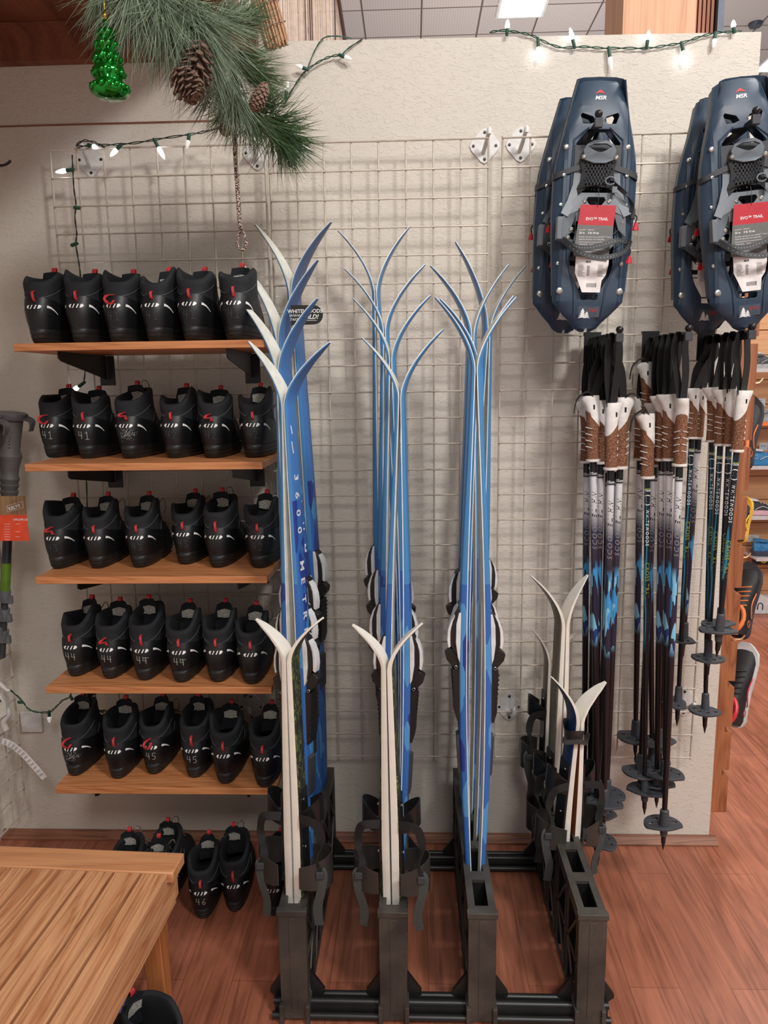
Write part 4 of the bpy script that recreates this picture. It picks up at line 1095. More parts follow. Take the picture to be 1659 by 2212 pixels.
    # rivets
    for a, v, r in ((-215, 465, .0068), (200, 465, .0068), (-222, 648, .0052), (205, 650, .0052), (-232, 840, .0052), (212, 843, .0052), (-228, 1230, .0056), (208, 1232, .0056), (-208, 1415, .0085), (212, 1415, .0085)):
        m = MB(); m.lathe([(r, 0), (r, .0012), (r*.7, .003), (r*.3, .0032), (r*.25, .002)], 14, Matrix.Translation(V(a/K, deck_y(a/K, (860-v)/K)-.002, (860-v)/K)) @ Matrix.Rotation(PI/2, 4, 'X')); m.build('rivet', 'steel', t, world=False)
    for a, v, r, y in ((-105, 545, .0052, .024), (112, 550, .0052, .024), (-78, 826, .0058, .014), (88, 826, .0058, .014), (-160, 1010, .0055, .016), (-180, 1065, .0055, .018), (190, 965, .0055, .016)):
        m = MB(); m.lathe([(r*1.2, 0), (r, .0015), (r*.6, .003), (r*.5, .0032), (r*.3, .002)], 14, Matrix.Translation(V(a/K, -y, (860-v)/K)) @ Matrix.Rotation(PI/2, 4, 'X')); m.build('rivet', 'steel', fp, world=False)
    # heel straps with holes (front faces) and red pull tabs
    for pts, nm in ((((-225, 1080, .030), (-150, 1135, .046), (-60, 1150, .052), (40, 1128, .052), (140, 1098, .048), (225, 1105, .036)), 'heel_strap'),
                    (((-225, 1085, .030), (-130, 1175, .056), (0, 1218, .066), (110, 1205, .064), (200, 1160, .050), (240, 1085, .034)), 'heel_strap')):
        sp = spline([V(a/K, -y, (860-v)/K) for a, v, y in pts], 5); m = MB(); m.ribbon(sp, .0125, .0022, (0, .25, 1)); hs = m.build(nm, 'rubber_black', t, world=False)
        m = MB()
        for i in range(3, len(sp)-3):
            p = sp[i]; tt = (sp[i+1]-sp[i-1]).normalized(); q = tt.cross(V(0, .25, 1)).normalized(); q = q if q.y < 0 else -q
            m.lathe([(.0016, 0), (.0014, .0004)], 8, Matrix.Translation(p+q*.0012) @ q.to_track_quat('Z', 'Y').to_matrix().to_4x4())
        m.build('strap_hole', 'binding_slate', hs, world=False)
    for a, v, y in ((282, 985, .014), (235, 1215, .040)):
        m = MB(); m.rings([[V(a/K+w_*math.cos(k*PI/3), -y+.004*math.sin(k*PI/3), (860-v)/K-z_) for k in range(6)] for z_, w_ in ((-.009, .0028), (-.002, .0055), (.007, .0078), (.010, .0068))]); m.build('pull_tab', 'clip_red', t, world=False, smooth=False)
        m = MB(); m.tube(spline([V((a-14)/K, -y+.002, (860-v)/K+.030), V((a+4)/K, -y, (860-v)/K+.022), V((a-2)/K, -y, (860-v)/K+.009)], 4), .0022, 6); m.box((a-40)/K, (a-8)/K, -y, -y+.008, (860-v)/K+.018, (860-v)/K+.042); m.build('ratchet', 'rubber_black', t, world=False, bevel=.001)
    return t
def card_F(x, v, y=.024, back=0): return V(x/K, -y-back, (860-v)/K)
def make_card():
    t = thing('product_card', 'x', 'card', (0, 0, 0))
    def P(poly, name, mat, y): 
        m = MB(); m.prism([(x/K, (860-v)/K) for x, v in poly], -y, -y-.0008, lambda u, w_, k: (u, k, w_)); return m.build(name, mat, t, world=False, smooth=False)
    yy = .026
    P([(-108, 853), (132, 858), (122, 990), (-122, 985)], 'red_panel', 'card_red', yy)
    g = P([(-122, 985), (122, 990), (100, 1215), (-140, 1190)], 'grey_panel', 'card_grey', yy)
    w_ = P([(-118, 1180), (110, 1185), (110, 1240), (96, 1312), (70, 1350), (62, 1430), (-62, 1430), (-95, 1350), (-118, 1300)], 'white_panel', 'card_white', yy-.006)
    m = MB(); f = lambda x0, v0: (lambda u, v: V(x0/K+u, -yy-.0012, (860-v0)/K+v))
    put_text(m, 'EVO\u2122 TRAIL', .0095, f(8, 955), bold=.02)
    put_text(m, 'LENGTH    WEIGHT', .0042, f(-108, 1022), center=False); put_text(m, '22 in    3 lb 10 oz', .0068, f(-108, 1044), center=False, bold=.03)
    put_text(m, 'Durable and easy to use, the Evo\u2122 Trail is', .0046, f(-108, 1068), center=False); put_text(m, 'made for flat trails and rolling hills.', .0046, f(-108, 1084), center=False)
    put_text(m, 'LONGUEUR    POIDS', .0042, f(-108, 1118), center=False); m.box(-108/K, 70/K, -yy-.0013, -yy-.001, (860-1100)/K, (860-1098)/K)
    put_text(m, 'Evo\u2122 Trail est id\u00e9al pour les sentiers,', .0044, f(-108, 1150), center=False); put_text(m, 'faciles et vallonn\u00e9s.', .0044, f(-108, 1166), center=False)
    m.build('lettering', 'print_white', t, world=False, smooth=False)
    m = MB(); f2 = lambda x0, v0: (lambda u, v: V(x0/K+u, -yy+.0048, (860-v0)/K+v))
    put_text(m, 'MSR', .007, f2(-30, 1232), shear=.3, bold=.03)
    m.build('lettering', 'print_black', t, world=False, smooth=False)
    m = MB(); rg = random.Random(3)
    for k in range(11):
        v = 1246+k*7.5; L_ = rg.uniform(30, 48); m.box(-98/K, (-98+L_)/K, -yy+.0046, -yy+.005, (860-v-2.2)/K, (860-v)/K); m.box(38/K, (38+L_)/K, -yy+.0046, -yy+.005, (860-v-2.2)/K, (860-v)/K)
    for k in range(14):
        v = 1252+k*5; m.box(-36/K, (-36+22*rg.uniform(.5, 1))/K, -yy+.0046, -yy+.005, (860-v-2.4)/K, (860-v)/K)
    x = -34
    while x < 34: w2 = rg.choice([1.2, 2.2, 3.2]); m.box(x/K, (x+w2)/K, -yy+.0046, -yy+.005, (860-1395)/K, (860-1368)/K); x += w2+rg.choice([1.4, 2.4])
    m.build('barcode', 'print_grey', t, world=False, smooth=False)
    m = MB(); m.tube([card_F(8, 745, .024), card_F(10, 800, .029), card_F(6, 868, .0275)], .0007, 5); m.build('tie_string', 'print_black', t, world=False)
    return t
shoe0 = make_shoe(); card0 = make_card()
def stack(bot_px, top_px, Ys, grp, names, first):
    for i, Y in enumerate(Ys):
        pass
def shoe_pose(bot_px, top_px, Y, flip):
    a = atY(*bot_px, Y); b = atY(*top_px, Y); ang = math.atan2(b.x-a.x, b.z-a.z)
    c = a.lerp(b, (1692-860)/(1692-25.))
    return c, ((0, ang, 0) if not flip else (0, -ang, PI)), (b-a).length/((1692-25)/K)
hk1 = atY(1293, 262, -.30); 
specs = [((1267, 712), (1301, 172), -.262, 0, 'front snowshoe of the left hook, dark blue with a red and grey card', 'left hook snowshoes'),
         ((1262, 712), (1290, 176), -.205, 1, 'second snowshoe of the left hook, turned round against the front one', 'left hook snowshoes'),
         ((1219, 712), (1262, 215), -.130, 0, 'third snowshoe of the left hook, lower tree emblem peeping out at the left', 'left hook snowshoes'),
         ((1214, 712), (1250, 222), -.072, 1, 'rear snowshoe of the left hook, next to the wire grid', 'left hook snowshoes'),
         ((1618, 709), (1602, 168), -.262, 0, 'front snowshoe at the right edge of the photo with a red card', 'right hook snowshoes'),
         ((1600, 710), (1592, 175), -.205, 1, 'second snowshoe of the right edge hook, turned round behind the front one', 'right hook snowshoes'),
         ((1527, 713), (1562, 212), -.130, 0, 'third snowshoe of the right edge hook, shifted left and lower', 'right hook snowshoes'),
         ((1522, 713), (1548, 222), -.072, 1, 'rear snowshoe of the right edge hook, next to the wire grid', 'right hook snowshoes')]
for i, (bp, tp, Y, fl_, lb, g) in enumerate(specs):
    c, r, s = shoe_pose(bp, tp, Y, fl_); s = min(1.08, max(.97, s))
    if i == 0:
        shoe0.location = c; shoe0.rotation_euler = r; shoe0.scale = (s,)*3; shoe0['label'] = lb; shoe0['group'] = g
        card0.location = c; card0.rotation_euler = r; card0.scale = (s,)*3; card0['label'] = 'red, grey and white product card on the front snowshoe of the left hook'; card0['group'] = 'snowshoe product cards'
    else:
        dup(shoe0, c, r, lb, g, scale=(s,)*3)
        if i in (2, 4, 6): dup(card0, c, r, 'product card on the %s' % {2: 'third snowshoe of the left hook', 4: 'front snowshoe at the right edge', 6: 'third snowshoe of the right edge hook'}[i], 'snowshoe product cards', scale=(s,)*3)
def hook(base_px, Yend, lab_, z_end=None, plate=True, drop=.0):
    b = atY(base_px[0], base_px[1], 0); t = thing('display_hook', lab_, 'hook', b, 'black display hooks on the grid')
    x, z = b.x, b.z
    m = MB(); m.box(x-.005, x+.005, Yend, -.006, z-.012, z+.004); m.build('arm', 'bracket_black', t, bevel=.001)
    m = MB(); m.box(x-.024, x+.024, -.012, -.007, z-.055, z+.026); m.box(x-.024, x+.024, -.012, .004, z+.024, z+.03); m.build('plate', 'bracket_black', t, bevel=.001)
    m = MB(); m.box(x-.0095, x+.0095, Yend-.004, Yend+.006, z-.014, z+.008); m.build('end_cap', 'rubber_dark_grey', t, bevel=.0015)
    m = MB(); m.lathe([(.001, -.009), (.006, -.0075), (.009, -.002), (.0095, .002), (.007, .007), (.001, .0095)], 14, Matrix.Translation(V(x, Yend+.001, z+.016))); m.build('ball', 'shaft_black', t)
    return x, z
e1_ = atY(1293, 262, -.315); e2_ = atY(1633, 255, -.315)
def base_of(e): 
    d = V(e.x, 0, e.z)-CAM; return (829.5+FPX*d.dot(rr)/d.dot(ff), 1106+FPX*d.dot(dd_)/d.dot(ff))
hook(base_of(e1_), -.315, 'black hook holding the left stack of snowshoes')
hook(base_of(e2_), -.315, 'black hook holding the right stack of snowshoes')
HX = []
for px, py, Ye, lb in ((1278, 741, -.29, 'black hook holding the left bunch of ski poles'), (1403, 739, -.305, 'black hook holding the middle bunch of ski poles'), (1522, 736, -.30, 'black hook holding the right bunch of short poles')):
    HX.append(hook((px, py), Ye, lb))
# ================================================================== POLES
def make_grip():
    t = bpy.data.objects.new('gripset', None)
    parts = []
    g = MB(); rings = []
    for z, rx, ry, ox in ((-.170, .0175, .0155, .001), (-.166, .0178, .016, .001), (-.13, .0165, .015, 0), (-.09, .0165, .015, 0), (-.06, .018, .016, 0), (-.048, .0185, .0165, .001)):
        rings.append([V(ox+math.cos(a)*rx, math.sin(a)*ry, z+.010*math.cos(a)*(1 if z > -.1 else .0)) for a in [2*PI*k/16 for k in range(16)]])
    g.rings(rings); G = g.build('grip', 'cork', None, world=False)
    h = MB(); rings = []
    for z, rx, ry, ox, sl in ((-.062, .0180, .0162, .0, .022), (-.048, .0192, .017, .001, .018), (-.030, .021, .0175, .003, .008), (-.015, .024, .017, .006, .002), (-.002, .027, .0165, .009, 0), (.002, .026, .0155, .009, 0)):
        rings.append([V(ox+math.cos(a)*rx, math.sin(a)*ry, z+sl*math.cos(a)) for a in [2*PI*k/16 for k in range(16)]])
    h.rings(rings); Hh = h.build('grip_head', 'grip_white', None, world=False)
    c = MB(); c.lathe([(.0190, -.173), (.0195, -.171), (.0195, -.167), (.0175, -.166)], 18)
    for k in range(4):
        for s in (1, -1): c.tube([V(.006, s*.0165, -.085-.017*k), V(.0185, s*.004, -.081-.017*k)], [.0012, .0014], 5)
    Cc = c.build('grip_collar', 'grip_white', None, world=False)
    d = MB(); d.box(-.002, .0025, -.0178, -.0165, -.034, -.022); d.box(-.002, .0025, .0165, .0178, -.034, -.022)
    Dd = d.build('slot_mark', 'print_black', None, world=False)
    r = [o.data for o in (G, Hh, Cc, Dd)]; nm = ['grip', 'grip_head', 'grip_collar', 'slot_mark']
    for o in (G, Hh, Cc, Dd): bpy.data.objects.remove(o)
    bpy.data.objects.remove(t); return list(zip(nm, r))
GR = make_grip()
def basket_mesh():
    o_ = [(.052*math.cos(a), .004+.052*math.sin(a)*1.0) for a in [PI*k/14 for k in range(15)]]+[(-.050, -.006), (-.02, -.020), (0, -.024), (.02, -.020), (.050, -.006)]
    hs = []
    for cx, cy in ((-.034, .014), (-.013, .033), (.013, .033), (.034, .014)): hs.append([(cx+.0088*math.cos(k*PI/4), cy+.0078*math.sin(k*PI/4)) for k in range(8)])
    vs, fs = fill2d(o_, hs, .0045, .0012)
    m = MB(); m.add([(x, y, z-.002*(x*x+y*y)/.0025) for x, y, z in vs], fs); m.lathe([(.0115, .012), (.0105, -.02), (.009, -.03)], 12)
    o = m.build('basket', 'basket_grey', None, world=False); d = o.data; bpy.data.objects.remove(o); return d
BK = basket_mesh()
def pole(gpx, tpx, Yg, Yt, hx, kid, lab_, grp, yaw=0, bang=0, hookY=None, loose=False, gs=1., bs=1., flap=False):
    a = atY(*gpx, Yg); b = atY(*tpx, Yt); ax = (a-b).normalized(); L_ = (a-b).length
    q = ax.to_track_quat('Z', 'Y'); Rm = q.to_matrix().to_4x4()
    # local x (head lean) : yaw measured in the horizontal plane
    xw = V(math.cos(yaw), math.sin(yaw), 0); xw = (xw-ax*xw.dot(ax)).normalized(); yw = ax.cross(xw)
    Rm = Matrix(((xw.x, yw.x, ax.x), (xw.y, yw.y, ax.y), (xw.z, yw.z, ax.z)))
    t = thing('ski_pole', lab_, 'ski pole', a, grp); t.rotation_euler = Rm.to_euler()
    for nm, me in GR:
        o = bpy.data.objects.new(nm, me); COL.objects.link(o); o.parent = t; o.scale = (gs, gs, gs)
    r1 = .0096 if not kid else .0080
    s = MB(); s.tube([V(0, 0, 0), V(0, 0, -.3), V(0, 0, -(L_-.172*gs)*.7), V(0, 0, -(L_-.172*gs)+.05)], [r1, r1, r1*.9, r1*.7], 14)
    o = s.build('shaft', 'kid_shaft_print' if kid else 'adult_shaft_print', t, world=False); o.location = (0, 0, -.172*gs)
    # lettering bent round the shaft, facing the camera
    cd_ = Rm.transposed() @ (CAM-a); th0 = math.atan2(cd_.y, cd_.x)
    def F(z0, dth=0, r=r1):
        return lambda u, v: V(math.cos(th0+dth+(v)/r)*(r+.0004), math.sin(th0+dth+(v)/r)*(r+.0004), z0-u-.172*gs)
    m = MB()
    if not kid:
        w1_ = put_text(m, 'WHITE', .0175, F(-.080, -.45), center=False, space=1.5, shear=.25, bold=.02); m.build('lettering', 'print_black', t, world=False, smooth=False, fix=False)
        m = MB(); put_text(m, 'WOODS', .0175, F(-.080-w1_-.004, -.45), center=False, space=1.5, shear=.25)
        m.build('lettering', 'print_silver', t, world=False, smooth=False, fix=False)
        m = MB(); put_text(m, 'CROSS TRAIL', .0145, F(-.20, 1.1), center=False, space=1.1, shear=.25); m.build('lettering', 'print_red', t, world=False, smooth=False, fix=False)
    else:
        put_text(m, 'WHITEWOODS', .0115, F(-.085, -.4), center=False, space=1.4, bold=.02)
        for k in range(4): put_text(m, '/' if k in (1, 2) else ('(' if k == 0 else ')'), .016, F(-.045-.008*k, -.4), center=False, bold=.03)
        m.build('lettering', 'print_white', t, world=False, smooth=False, fix=False)
        m = MB(); put_text(m, 'CROSS TRAIL', .0165, F(-.235, -.5), center=False, space=1.1); m.lathe([(r1+.0003, -.172*gs-.028), (r1+.0003, -.172*gs-.030)], 14)
        m.build('lettering', 'print_lime', t, world=False, smooth=False, fix=False)
    m = MB(); put_text(m, '70cm' if kid else '125cm', .010, lambda u, v: V(math.cos(th0+u/r1)*(r1+.0004), math.sin(th0+u/r1)*(r1+.0004), -.172*gs-.036+v), bold=.02)
    m.build('size_mark', 'print_white', t, world=False, smooth=False, fix=False)
    o = bpy.data.objects.new('basket', BK); COL.objects.link(o); o.parent = t; o.location = (0, 0, -L_+.075); o.rotation_euler = (0, 0, bang-math.atan2(xw.y, xw.x)); o.scale = (bs, bs, bs)
    m = MB(); m.lathe([(r1*.72, 0), (r1*1.25, -.004), (r1*1.5, -.052)], 12); o = m.build('ferrule', 'basket_grey', t, world=False); o.location = (0, 0, -L_+.125)
    m = MB(); m.lathe([(.008, 0), (.006, -.045), (.004, -.052), (.0035, -.056), (.0008, -.068)], 10); o = m.build('tip', 'shaft_black', t, world=False); o.location = (0, 0, -L_+.068)
    # wrist strap over the hook arm
    hxx, hz = hx; hy = hookY if hookY is not None else Yg
    inv = Rm.transposed(); w_ = .031
    top = V(hxx, hy, hz+.006)
    st = [a+V(.002, 0, -.006), a.lerp(top, .4)+V(.010, 0, 0), V(hxx+.013, hy, hz-.04), V(hxx+.0085, hy, hz+.001), top, V(hxx-.0085, hy, hz+.001), V(hxx-.014, hy, hz-.04), a.lerp(top, .35)+V(-.012, 0, 0), a+V(-.004, 0, -.006)]
    if not loose:
        m = MB(); m.ribbon([inv @ (p-a) for p in spline(st, 4)], w_, .0016, inv @ V(.75, .65, 0)); m.build('wrist_strap', 'strap_black', t, world=False)
    sg = -1 if yaw > 2 else 1
    if not flap: return t
    m = MB()
    m.ribbon([inv @ p for p in spline([V(0, -.01, 0), V(sg*.02, -.02, .012), V(sg*.045, -.02, -.008), V(sg*.052, -.02, -.045)], 4)], .011, .0016, inv @ V(.1, 1, .3)); m.build('strap_end', 'strap_black', t, world=False)
    return t
g1, g2, g3 = 'adult poles on the left pole hook', 'poles on the middle pole hook', 'short poles on the right pole hook'
h1, h2, h3 = HX
pole((1268, 868), (1262, 1776), -.06, -.06, h1, False, 'white-topped pole at the far left back of the left bunch', g1, PI, -.3, -.03)
pole((1300, 866), (1283, 1796), -.12, -.12, h1, False, 'cork-gripped pole behind the front left one in the left bunch', g1, PI, .2, -.085)
pole((1318, 885), (1296, 1812), -.11, -.11, h1, False, 'white-topped pole in the middle back of the left bunch', g1, .2, .2, -.11)
pole((1280, 856), (1291, 1870), -.19, -.20, h1, False, 'front left pole of the left bunch with its strap end flung left', g1, PI, -.8, -.17, flap=True)
pole((1345, 860), (1308, 1768), -.16, -.18, h1, False, 'pole of the left bunch with its broad white head tilted right', g1, 0.2, -.45, -.205, gs=1.1, flap=True)
pole((1290, 880), (1273, 1740), -.09, -.09, h1, False, 'nearly hidden pole behind the front left grips of the left bunch', g1, PI, 2.8, -.06)
pole((1332, 880), (1287, 1765), -.15, -.13, h1, False, 'pole between the tilted grip and the wall in the left bunch', g1, .3, 2.9, -.15)
pole((1456, 868), (1425, 1655), -.09, -.09, h2, False, 'pole hidden behind the two right grips of the middle bunch', g2, PI, .3, -.09)
pole((1322, 872), (1304, 1790), -.225, -.235, h1, False, 'front pole of the left bunch, second from right', g1, .5, -.2, -.245)
pole((1385, 862), (1372, 1637), -.05, -.05, h2, False, 'pole furthest left at the back of the middle bunch', g2, PI, 2.6, -.03)
pole((1398, 784), (1410, 1690), -.07, -.07, h2, False, 'raised pole of the middle bunch whose grip stands above the others', g2, PI-.2, 2.7, -.07, loose=True, flap=True)
pole((1420, 872), (1381, 1712), -.12, -.13, h2, False, 'pole of the middle bunch, third grip from left', g2, PI, 2.9, -.11)
pole((1432, 856), (1418, 1745), -.16, -.16, h2, False, 'pole in the centre of the middle bunch', g2, PI, -.1, -.15)
pole((1448, 853), (1436, 1727), -.20, -.19, h2, False, 'pole of the middle bunch, second grip from right', g2, PI-.3, -.3, -.20)
pole((1400, 895), (1392, 1760), -.17, -.17, h2, True, 'black and teal pole with lime lettering in the middle bunch', g2, PI, -.5, -.13, loose=True, flap=True)
pole((1474, 862), (1432, 1836), -.24, -.26, h2, False, 'front right pole of the middle bunch, its basket hanging lowest', g2, -PI/2-.3, 0.05, -.25)
pole((1500, 840), (1462, 1568), -.08, -.10, h3, True, 'thin short pole leaning left in the right bunch', g3, PI, 1.6, -.05, gs=.8, bs=.85)
pole((1516, 842), (1472, 1430), -.05, -.06, h3, False, 'white and blue short pole leaning left in the right bunch', g3, PI, 2.0, -.03, gs=.8, bs=.85)
pole((1541, 838), (1522, 1584), -.12, -.14, h3, True, 'teal short pole of the right bunch with a bright white head turned left', g3, PI, 2.6, -.10, gs=.85, bs=.85)
pole((1563, 843), (1526, 1472), -.17, -.17, h3, True, 'teal short pole in the middle of the right bunch', g3, PI, 2.9, -.16, gs=.85, bs=.85)
pole((1580, 842), (1554, 1405), -.20, -.20, h3, True, 'short pole of the right bunch, second grip from right', g3, PI/2, .3, -.20, gs=.85, bs=.9)
pole((1604, 845), (1548, 1420), -.24, -.24, h3, True, 'front right short pole of the right bunch', g3, .4, .0, -.25, gs=.9, bs=.95)
# ================================================================== PINE GARLAND, CONES, ORNAMENT, CORD
gar = thing('pine_garland', 'artificial pine bough with long needles hanging across the top left', 'garland', atY(430, 60, -.5))
SP = [(120, -70, -.66), (250, -50, -.62), (330, -25, -.58), (430, 40, -.50), (495, 140, -.42), (525, 235, -.33), (565, 270, -.25), (640, 310, -.16)]
sp = spline([atY(*p) for p in SP], 6); m = MB(); m.tube(sp, [.008]*(len(sp)-8)+[.006]*4+[.004]*4, 8); m.build('branch', 'pine_branch', gar)
TF = [  # pixel x, y, Y, pixel direction, spread, count, length px, material
 (225, -40, -.60, (-.35, 1), .8, 120, 120, 0), (290, -60, -.60, (.0, 1), .9, 260, 190, 0), (340, -30, -.58, (.25, 1), 1., 300, 200, 0), (400, -10, -.55, (.5, 1), 1.1, 300, 200, 0),
 (330, -20, -.55, (-.7, .5), .8, 140, 150, 0), (440, 30, -.50, (.2, 1), 1., 260, 180, 0), (460, 50, -.50, (1, -.2), 1., 160, 110, 0), (430, 20, -.5, (-.4, 1), .8, 160, 190, 0),
 (505, 60, -.42, (.8, -.6), .9, 200, 100, 1), (490, 130, -.42, (1, .1), 1., 170, 130, 1), (480, 150, -.42, (-.6, 1), .8, 160, 130, 0), (500, 170, -.40, (0, 1), .9, 220, 130, 0),
 (520, 150, -.38, (1, .3), .6, 120, 110, 1), (515, 210, -.33, (-.5, .9), .9, 170, 110, 0), (530, 230, -.33, (.6, 1), .9, 260, 110, 1), (560, 260, -.28, (1, .2), 1.1, 230, 120, 2),
 (580, 270, -.25, (.7, .9), .9, 210, 120, 2), (600, 285, -.2, (1, .6), .8, 150, 110, 2), (550, 240, -.3, (.9, -.7), .7, 130, 90, 1), (610, 290, -.2, (.4, 1), .7, 120, 80, 2)]
NM = ['pine_needle_pale', 'pine_needle_green', 'pine_needle_dark']
for px, py, Y, dr, spd, n, ln, mi in TF:
    o0 = atY(px, py, Y); sc = (o0-CAM).dot(ff)/FPX; m = MB(); base = (rr*dr[0]-(-dd_)*-1*0+dd_*dr[1]).normalized()
    tw = base*(ln*sc*.25)
    for k in range(n):
        q = random.random(); o = o0+tw*q*random.uniform(.3, 1.6)+V(random.gauss(0, .006), random.gauss(0, .008), random.gauss(0, .006))
        d = (base+V(random.gauss(0, 1), random.gauss(0, 1), random.gauss(0, 1))*.55*spd).normalized(); L_ = ln*sc*random.uniform(.6, 1.05)
        side = d.cross(V(random.gauss(0, 1), random.gauss(0, 1), random.gauss(0, 1))).normalized(); r = .0007
        s2 = d.cross(side); mid = o+d*L_*.5+V(0, 0, -.004); end = o+d*L_+V(0, 0, -.012*random.random())
        vs = [o+side*r, o-side*r*.5+s2*r, o-side*r*.5-s2*r, mid+side*r, mid-side*r*.5+s2*r, mid-side*r*.5-s2*r, end]
        m.add([tuple(x) for x in vs], [(0, 1, 4, 3), (1, 2, 5, 4), (2, 0, 3, 5), (3, 4, 6), (4, 5, 6), (5, 3, 6)])
    o = m.build('needles', NM[mi], gar, fix=False); o['kind'] = 'stuff'
def cone(pxa, pxb, Y, r, openn, rows_=9):
    a = atY(*pxa, Y); b = atY(*pxb, Y); ax = (b-a); L_ = ax.length; ax.normalize(); u = ax.orthogonal().normalized(); v = ax.cross(u)
    m = MB(); m.tube([a, a.lerp(b, .3), a.lerp(b, .7), b], [r*.25, r*.5, r*.45, r*.1], 10)
    c = m.build('pine_cone', 'cone_dark', gar)
    m = MB()
    for i in range(rows_*8):
        q = (i+.5)/(rows_*8); an = i*2.3999; rad = r*math.sin(PI*min(1, .18+q*.80))**.7; o = a+ax*L_*q+(u*math.cos(an)+v*math.sin(an))*rad*.35
        out = ((u*math.cos(an)+v*math.sin(an))*openn+ax*(.7-1.0*(openn > .8)*0)).normalized(); tn = (u*-math.sin(an)+v*math.cos(an)); n_ = out.cross(tn).normalized()
        w_ = r*.26; ln = rad*.85
        vs = [o-tn*w_*.4, o+tn*w_*.4, o+out*ln+tn*w_, o+out*ln-tn*w_, o+out*ln*1.12]; vs = vs+[x+n_*.0022 for x in vs]
        m.add([tuple(x) for x in vs], [(0, 1, 2, 4, 3), (5, 8, 9, 7, 6), (0, 5, 6, 1), (1, 6, 7, 2), (2, 7, 9, 4), (4, 9, 8, 3), (3, 8, 5, 0)])
    m.build('scales', 'cone_scale', c, smooth=False)
cone((436, 88), (412, 222), -.60, .030, 1.1, 8); cone((378, 150), (418, 206), -.63, .028, 1.1, 6)
cone((576, 178), (548, 238), -.50, .020, .5, 9); cone((505, 262), (480, 288), -.40, .016, .6, 6)
# tree ornament
oc = atY(233, 125, -.62); sc = (oc-CAM).dot(ff)/FPX
orn = thing('tree_ornament', 'shiny green glass Christmas tree ornament with gold cap hanging top left', 'ornament', atY(233, 207, -.62))
X = Matrix.Translation(oc)
m = MB(); prof = [(2, -82), (28, -80), (38, -72), (40, -60), (30, -50), (27, -46), (35, -34), (31, -20), (24, -15), (31, -4), (26, 8), (19, 12), (26, 22), (20, 34), (15, 38), (20, 48), (13, 58), (8, 62), (7, 74), (2, 76)]
rings = []
for r, z in prof: rings.append([X @ V(math.cos(2*PI*k/48)*r*sc*(1+.07*math.sin(9*2*PI*k/48+z*.5)), math.sin(2*PI*k/48)*r*sc*(1+.07*math.sin(9*2*PI*k/48+z*.5)), z*sc) for k in range(48)])
m.rings(rings); tb = m.build('tree_body', 'ornament_green', orn, angle=80)
m = MB()
for tier, (r, z, n) in enumerate(((37, -62, 15), (31, -34, 13), (27, -6, 11), (22, 22, 9), (16, 46, 7))):
    for k in range(n):
        a = 2*PI*(k+.5*(tier % 2))/n; m.lathe([(.3, -7), (5, -5), (7, 0), (5.5, 5), (.3, 7)], 10, X @ Matrix.Scale(sc, 4) @ Matrix.Translation(V(math.cos(a)*r, math.sin(a)*r, z)))
m.build('beads', 'ornament_green', tb, angle=80)
m = MB(); m.lathe([(6, 72), (7, 74), (7, 84), (4, 87), (3.4, 96), (.5, 97)], 14, X @ Matrix.Scale(sc, 4)); m.build('cap', 'ornament_gold', orn)
m = MB(); m.tube([X @ V(0, 0, 96*sc), X @ V(0, 0, 175*sc)], .0008, 5); m.build('hanger', 'ornament_gold', orn)
# pull cord
cr = thing('pull_cord', 'braided pull cord with a loop at its end hanging over the left grid', 'cord', atY(521, 540, -.34))
m = MB()
cp = spline([atY(486, -20, -.34), atY(497, 90, -.34), atY(503, 200, -.34), atY(506, 290, -.34), atY(511, 380, -.34), atY(517, 470, -.34), atY(520, 497, -.34)], 10)
N_ = len(cp)
for ph in (0, PI):
    pts = []
    for i in range(N_*6-5):
        f_ = i/6; j = min(int(f_), N_-2); p = cp[j].lerp(cp[j+1], f_-j); q = i*1.1+ph; r = .0024 if p.z < 2.22 else .0005
        pts.append(p+V(math.cos(q)*r, math.sin(q)*r, 0))
    m.tube(pts, [.0033 if p.z < 2.22 else .0011 for p in pts], 5)
m.build('cord', 'cord_braid', cr)
c = atY(522, 519, -.34); s_ = (c-CAM).dot(ff)/FPX
m = MB(); m.tube([V(c.x+math.sin(a)*9.5*s_*(1-.35*math.cos(a)), c.y, c.z+math.cos(a)*20*s_) for a in [2*PI*k/24 for k in range(24)]], .0032, 6, closed=True); m.build('loop', 'cord_braid', cr)
# ================================================================== STRING LIGHTS
def wire(t, pts, mat='wire_green', tw=.0024):
    sp = spline([atY(*p) for p in pts], 8); m = MB()
    for ph in (0, PI):
        m.tube([p+V(math.cos(i*.55+ph)*.4, 0, math.sin(i*.55+ph))*tw for i, p in enumerate(sp)], .0014, 5)
    m.build('wire', mat, t)
def bulb(t, a, b, lit):
    A = atY(*a); B = atY(*b); d = (B-A); L_ = d.length; d.normalize(); q = Matrix.Translation(A) @ d.to_track_quat('Z', 'Y').to_matrix().to_4x4()
    m = MB(); m.lathe([(.0035, -.004), (.0046, 0), (.0050, L_*.36), (.0044, L_*.42)], 10, q); s = m.build('socket', 'socket_green', t)
    if lit is None: return
    m = MB(); m.lathe([(.0048, L_*.40), (.0068, L_*.50), (.0066, L_*.62), (.0048, L_*.82), (.0022, L_*.96), (.0004, L_)], 8, q)
    m.build('bulb', 'bulb_lit' if lit else 'bulb_dim', s, smooth=False)
yy = -.018
t = thing('string_lights', 'green string of white bulbs looped along the top and side of the left grid', 'string lights', atY(165, 830, yy))
wire(t, [(505, 268, -.10), (440, 285, yy), (405, 291, yy), (345, 300, yy), (290, 309, yy), (240, 313, yy), (200, 314, yy), (165, 316, yy), (180, 304, yy), (205, 308, yy), (226, 318, yy)], 'wire_dark_green')
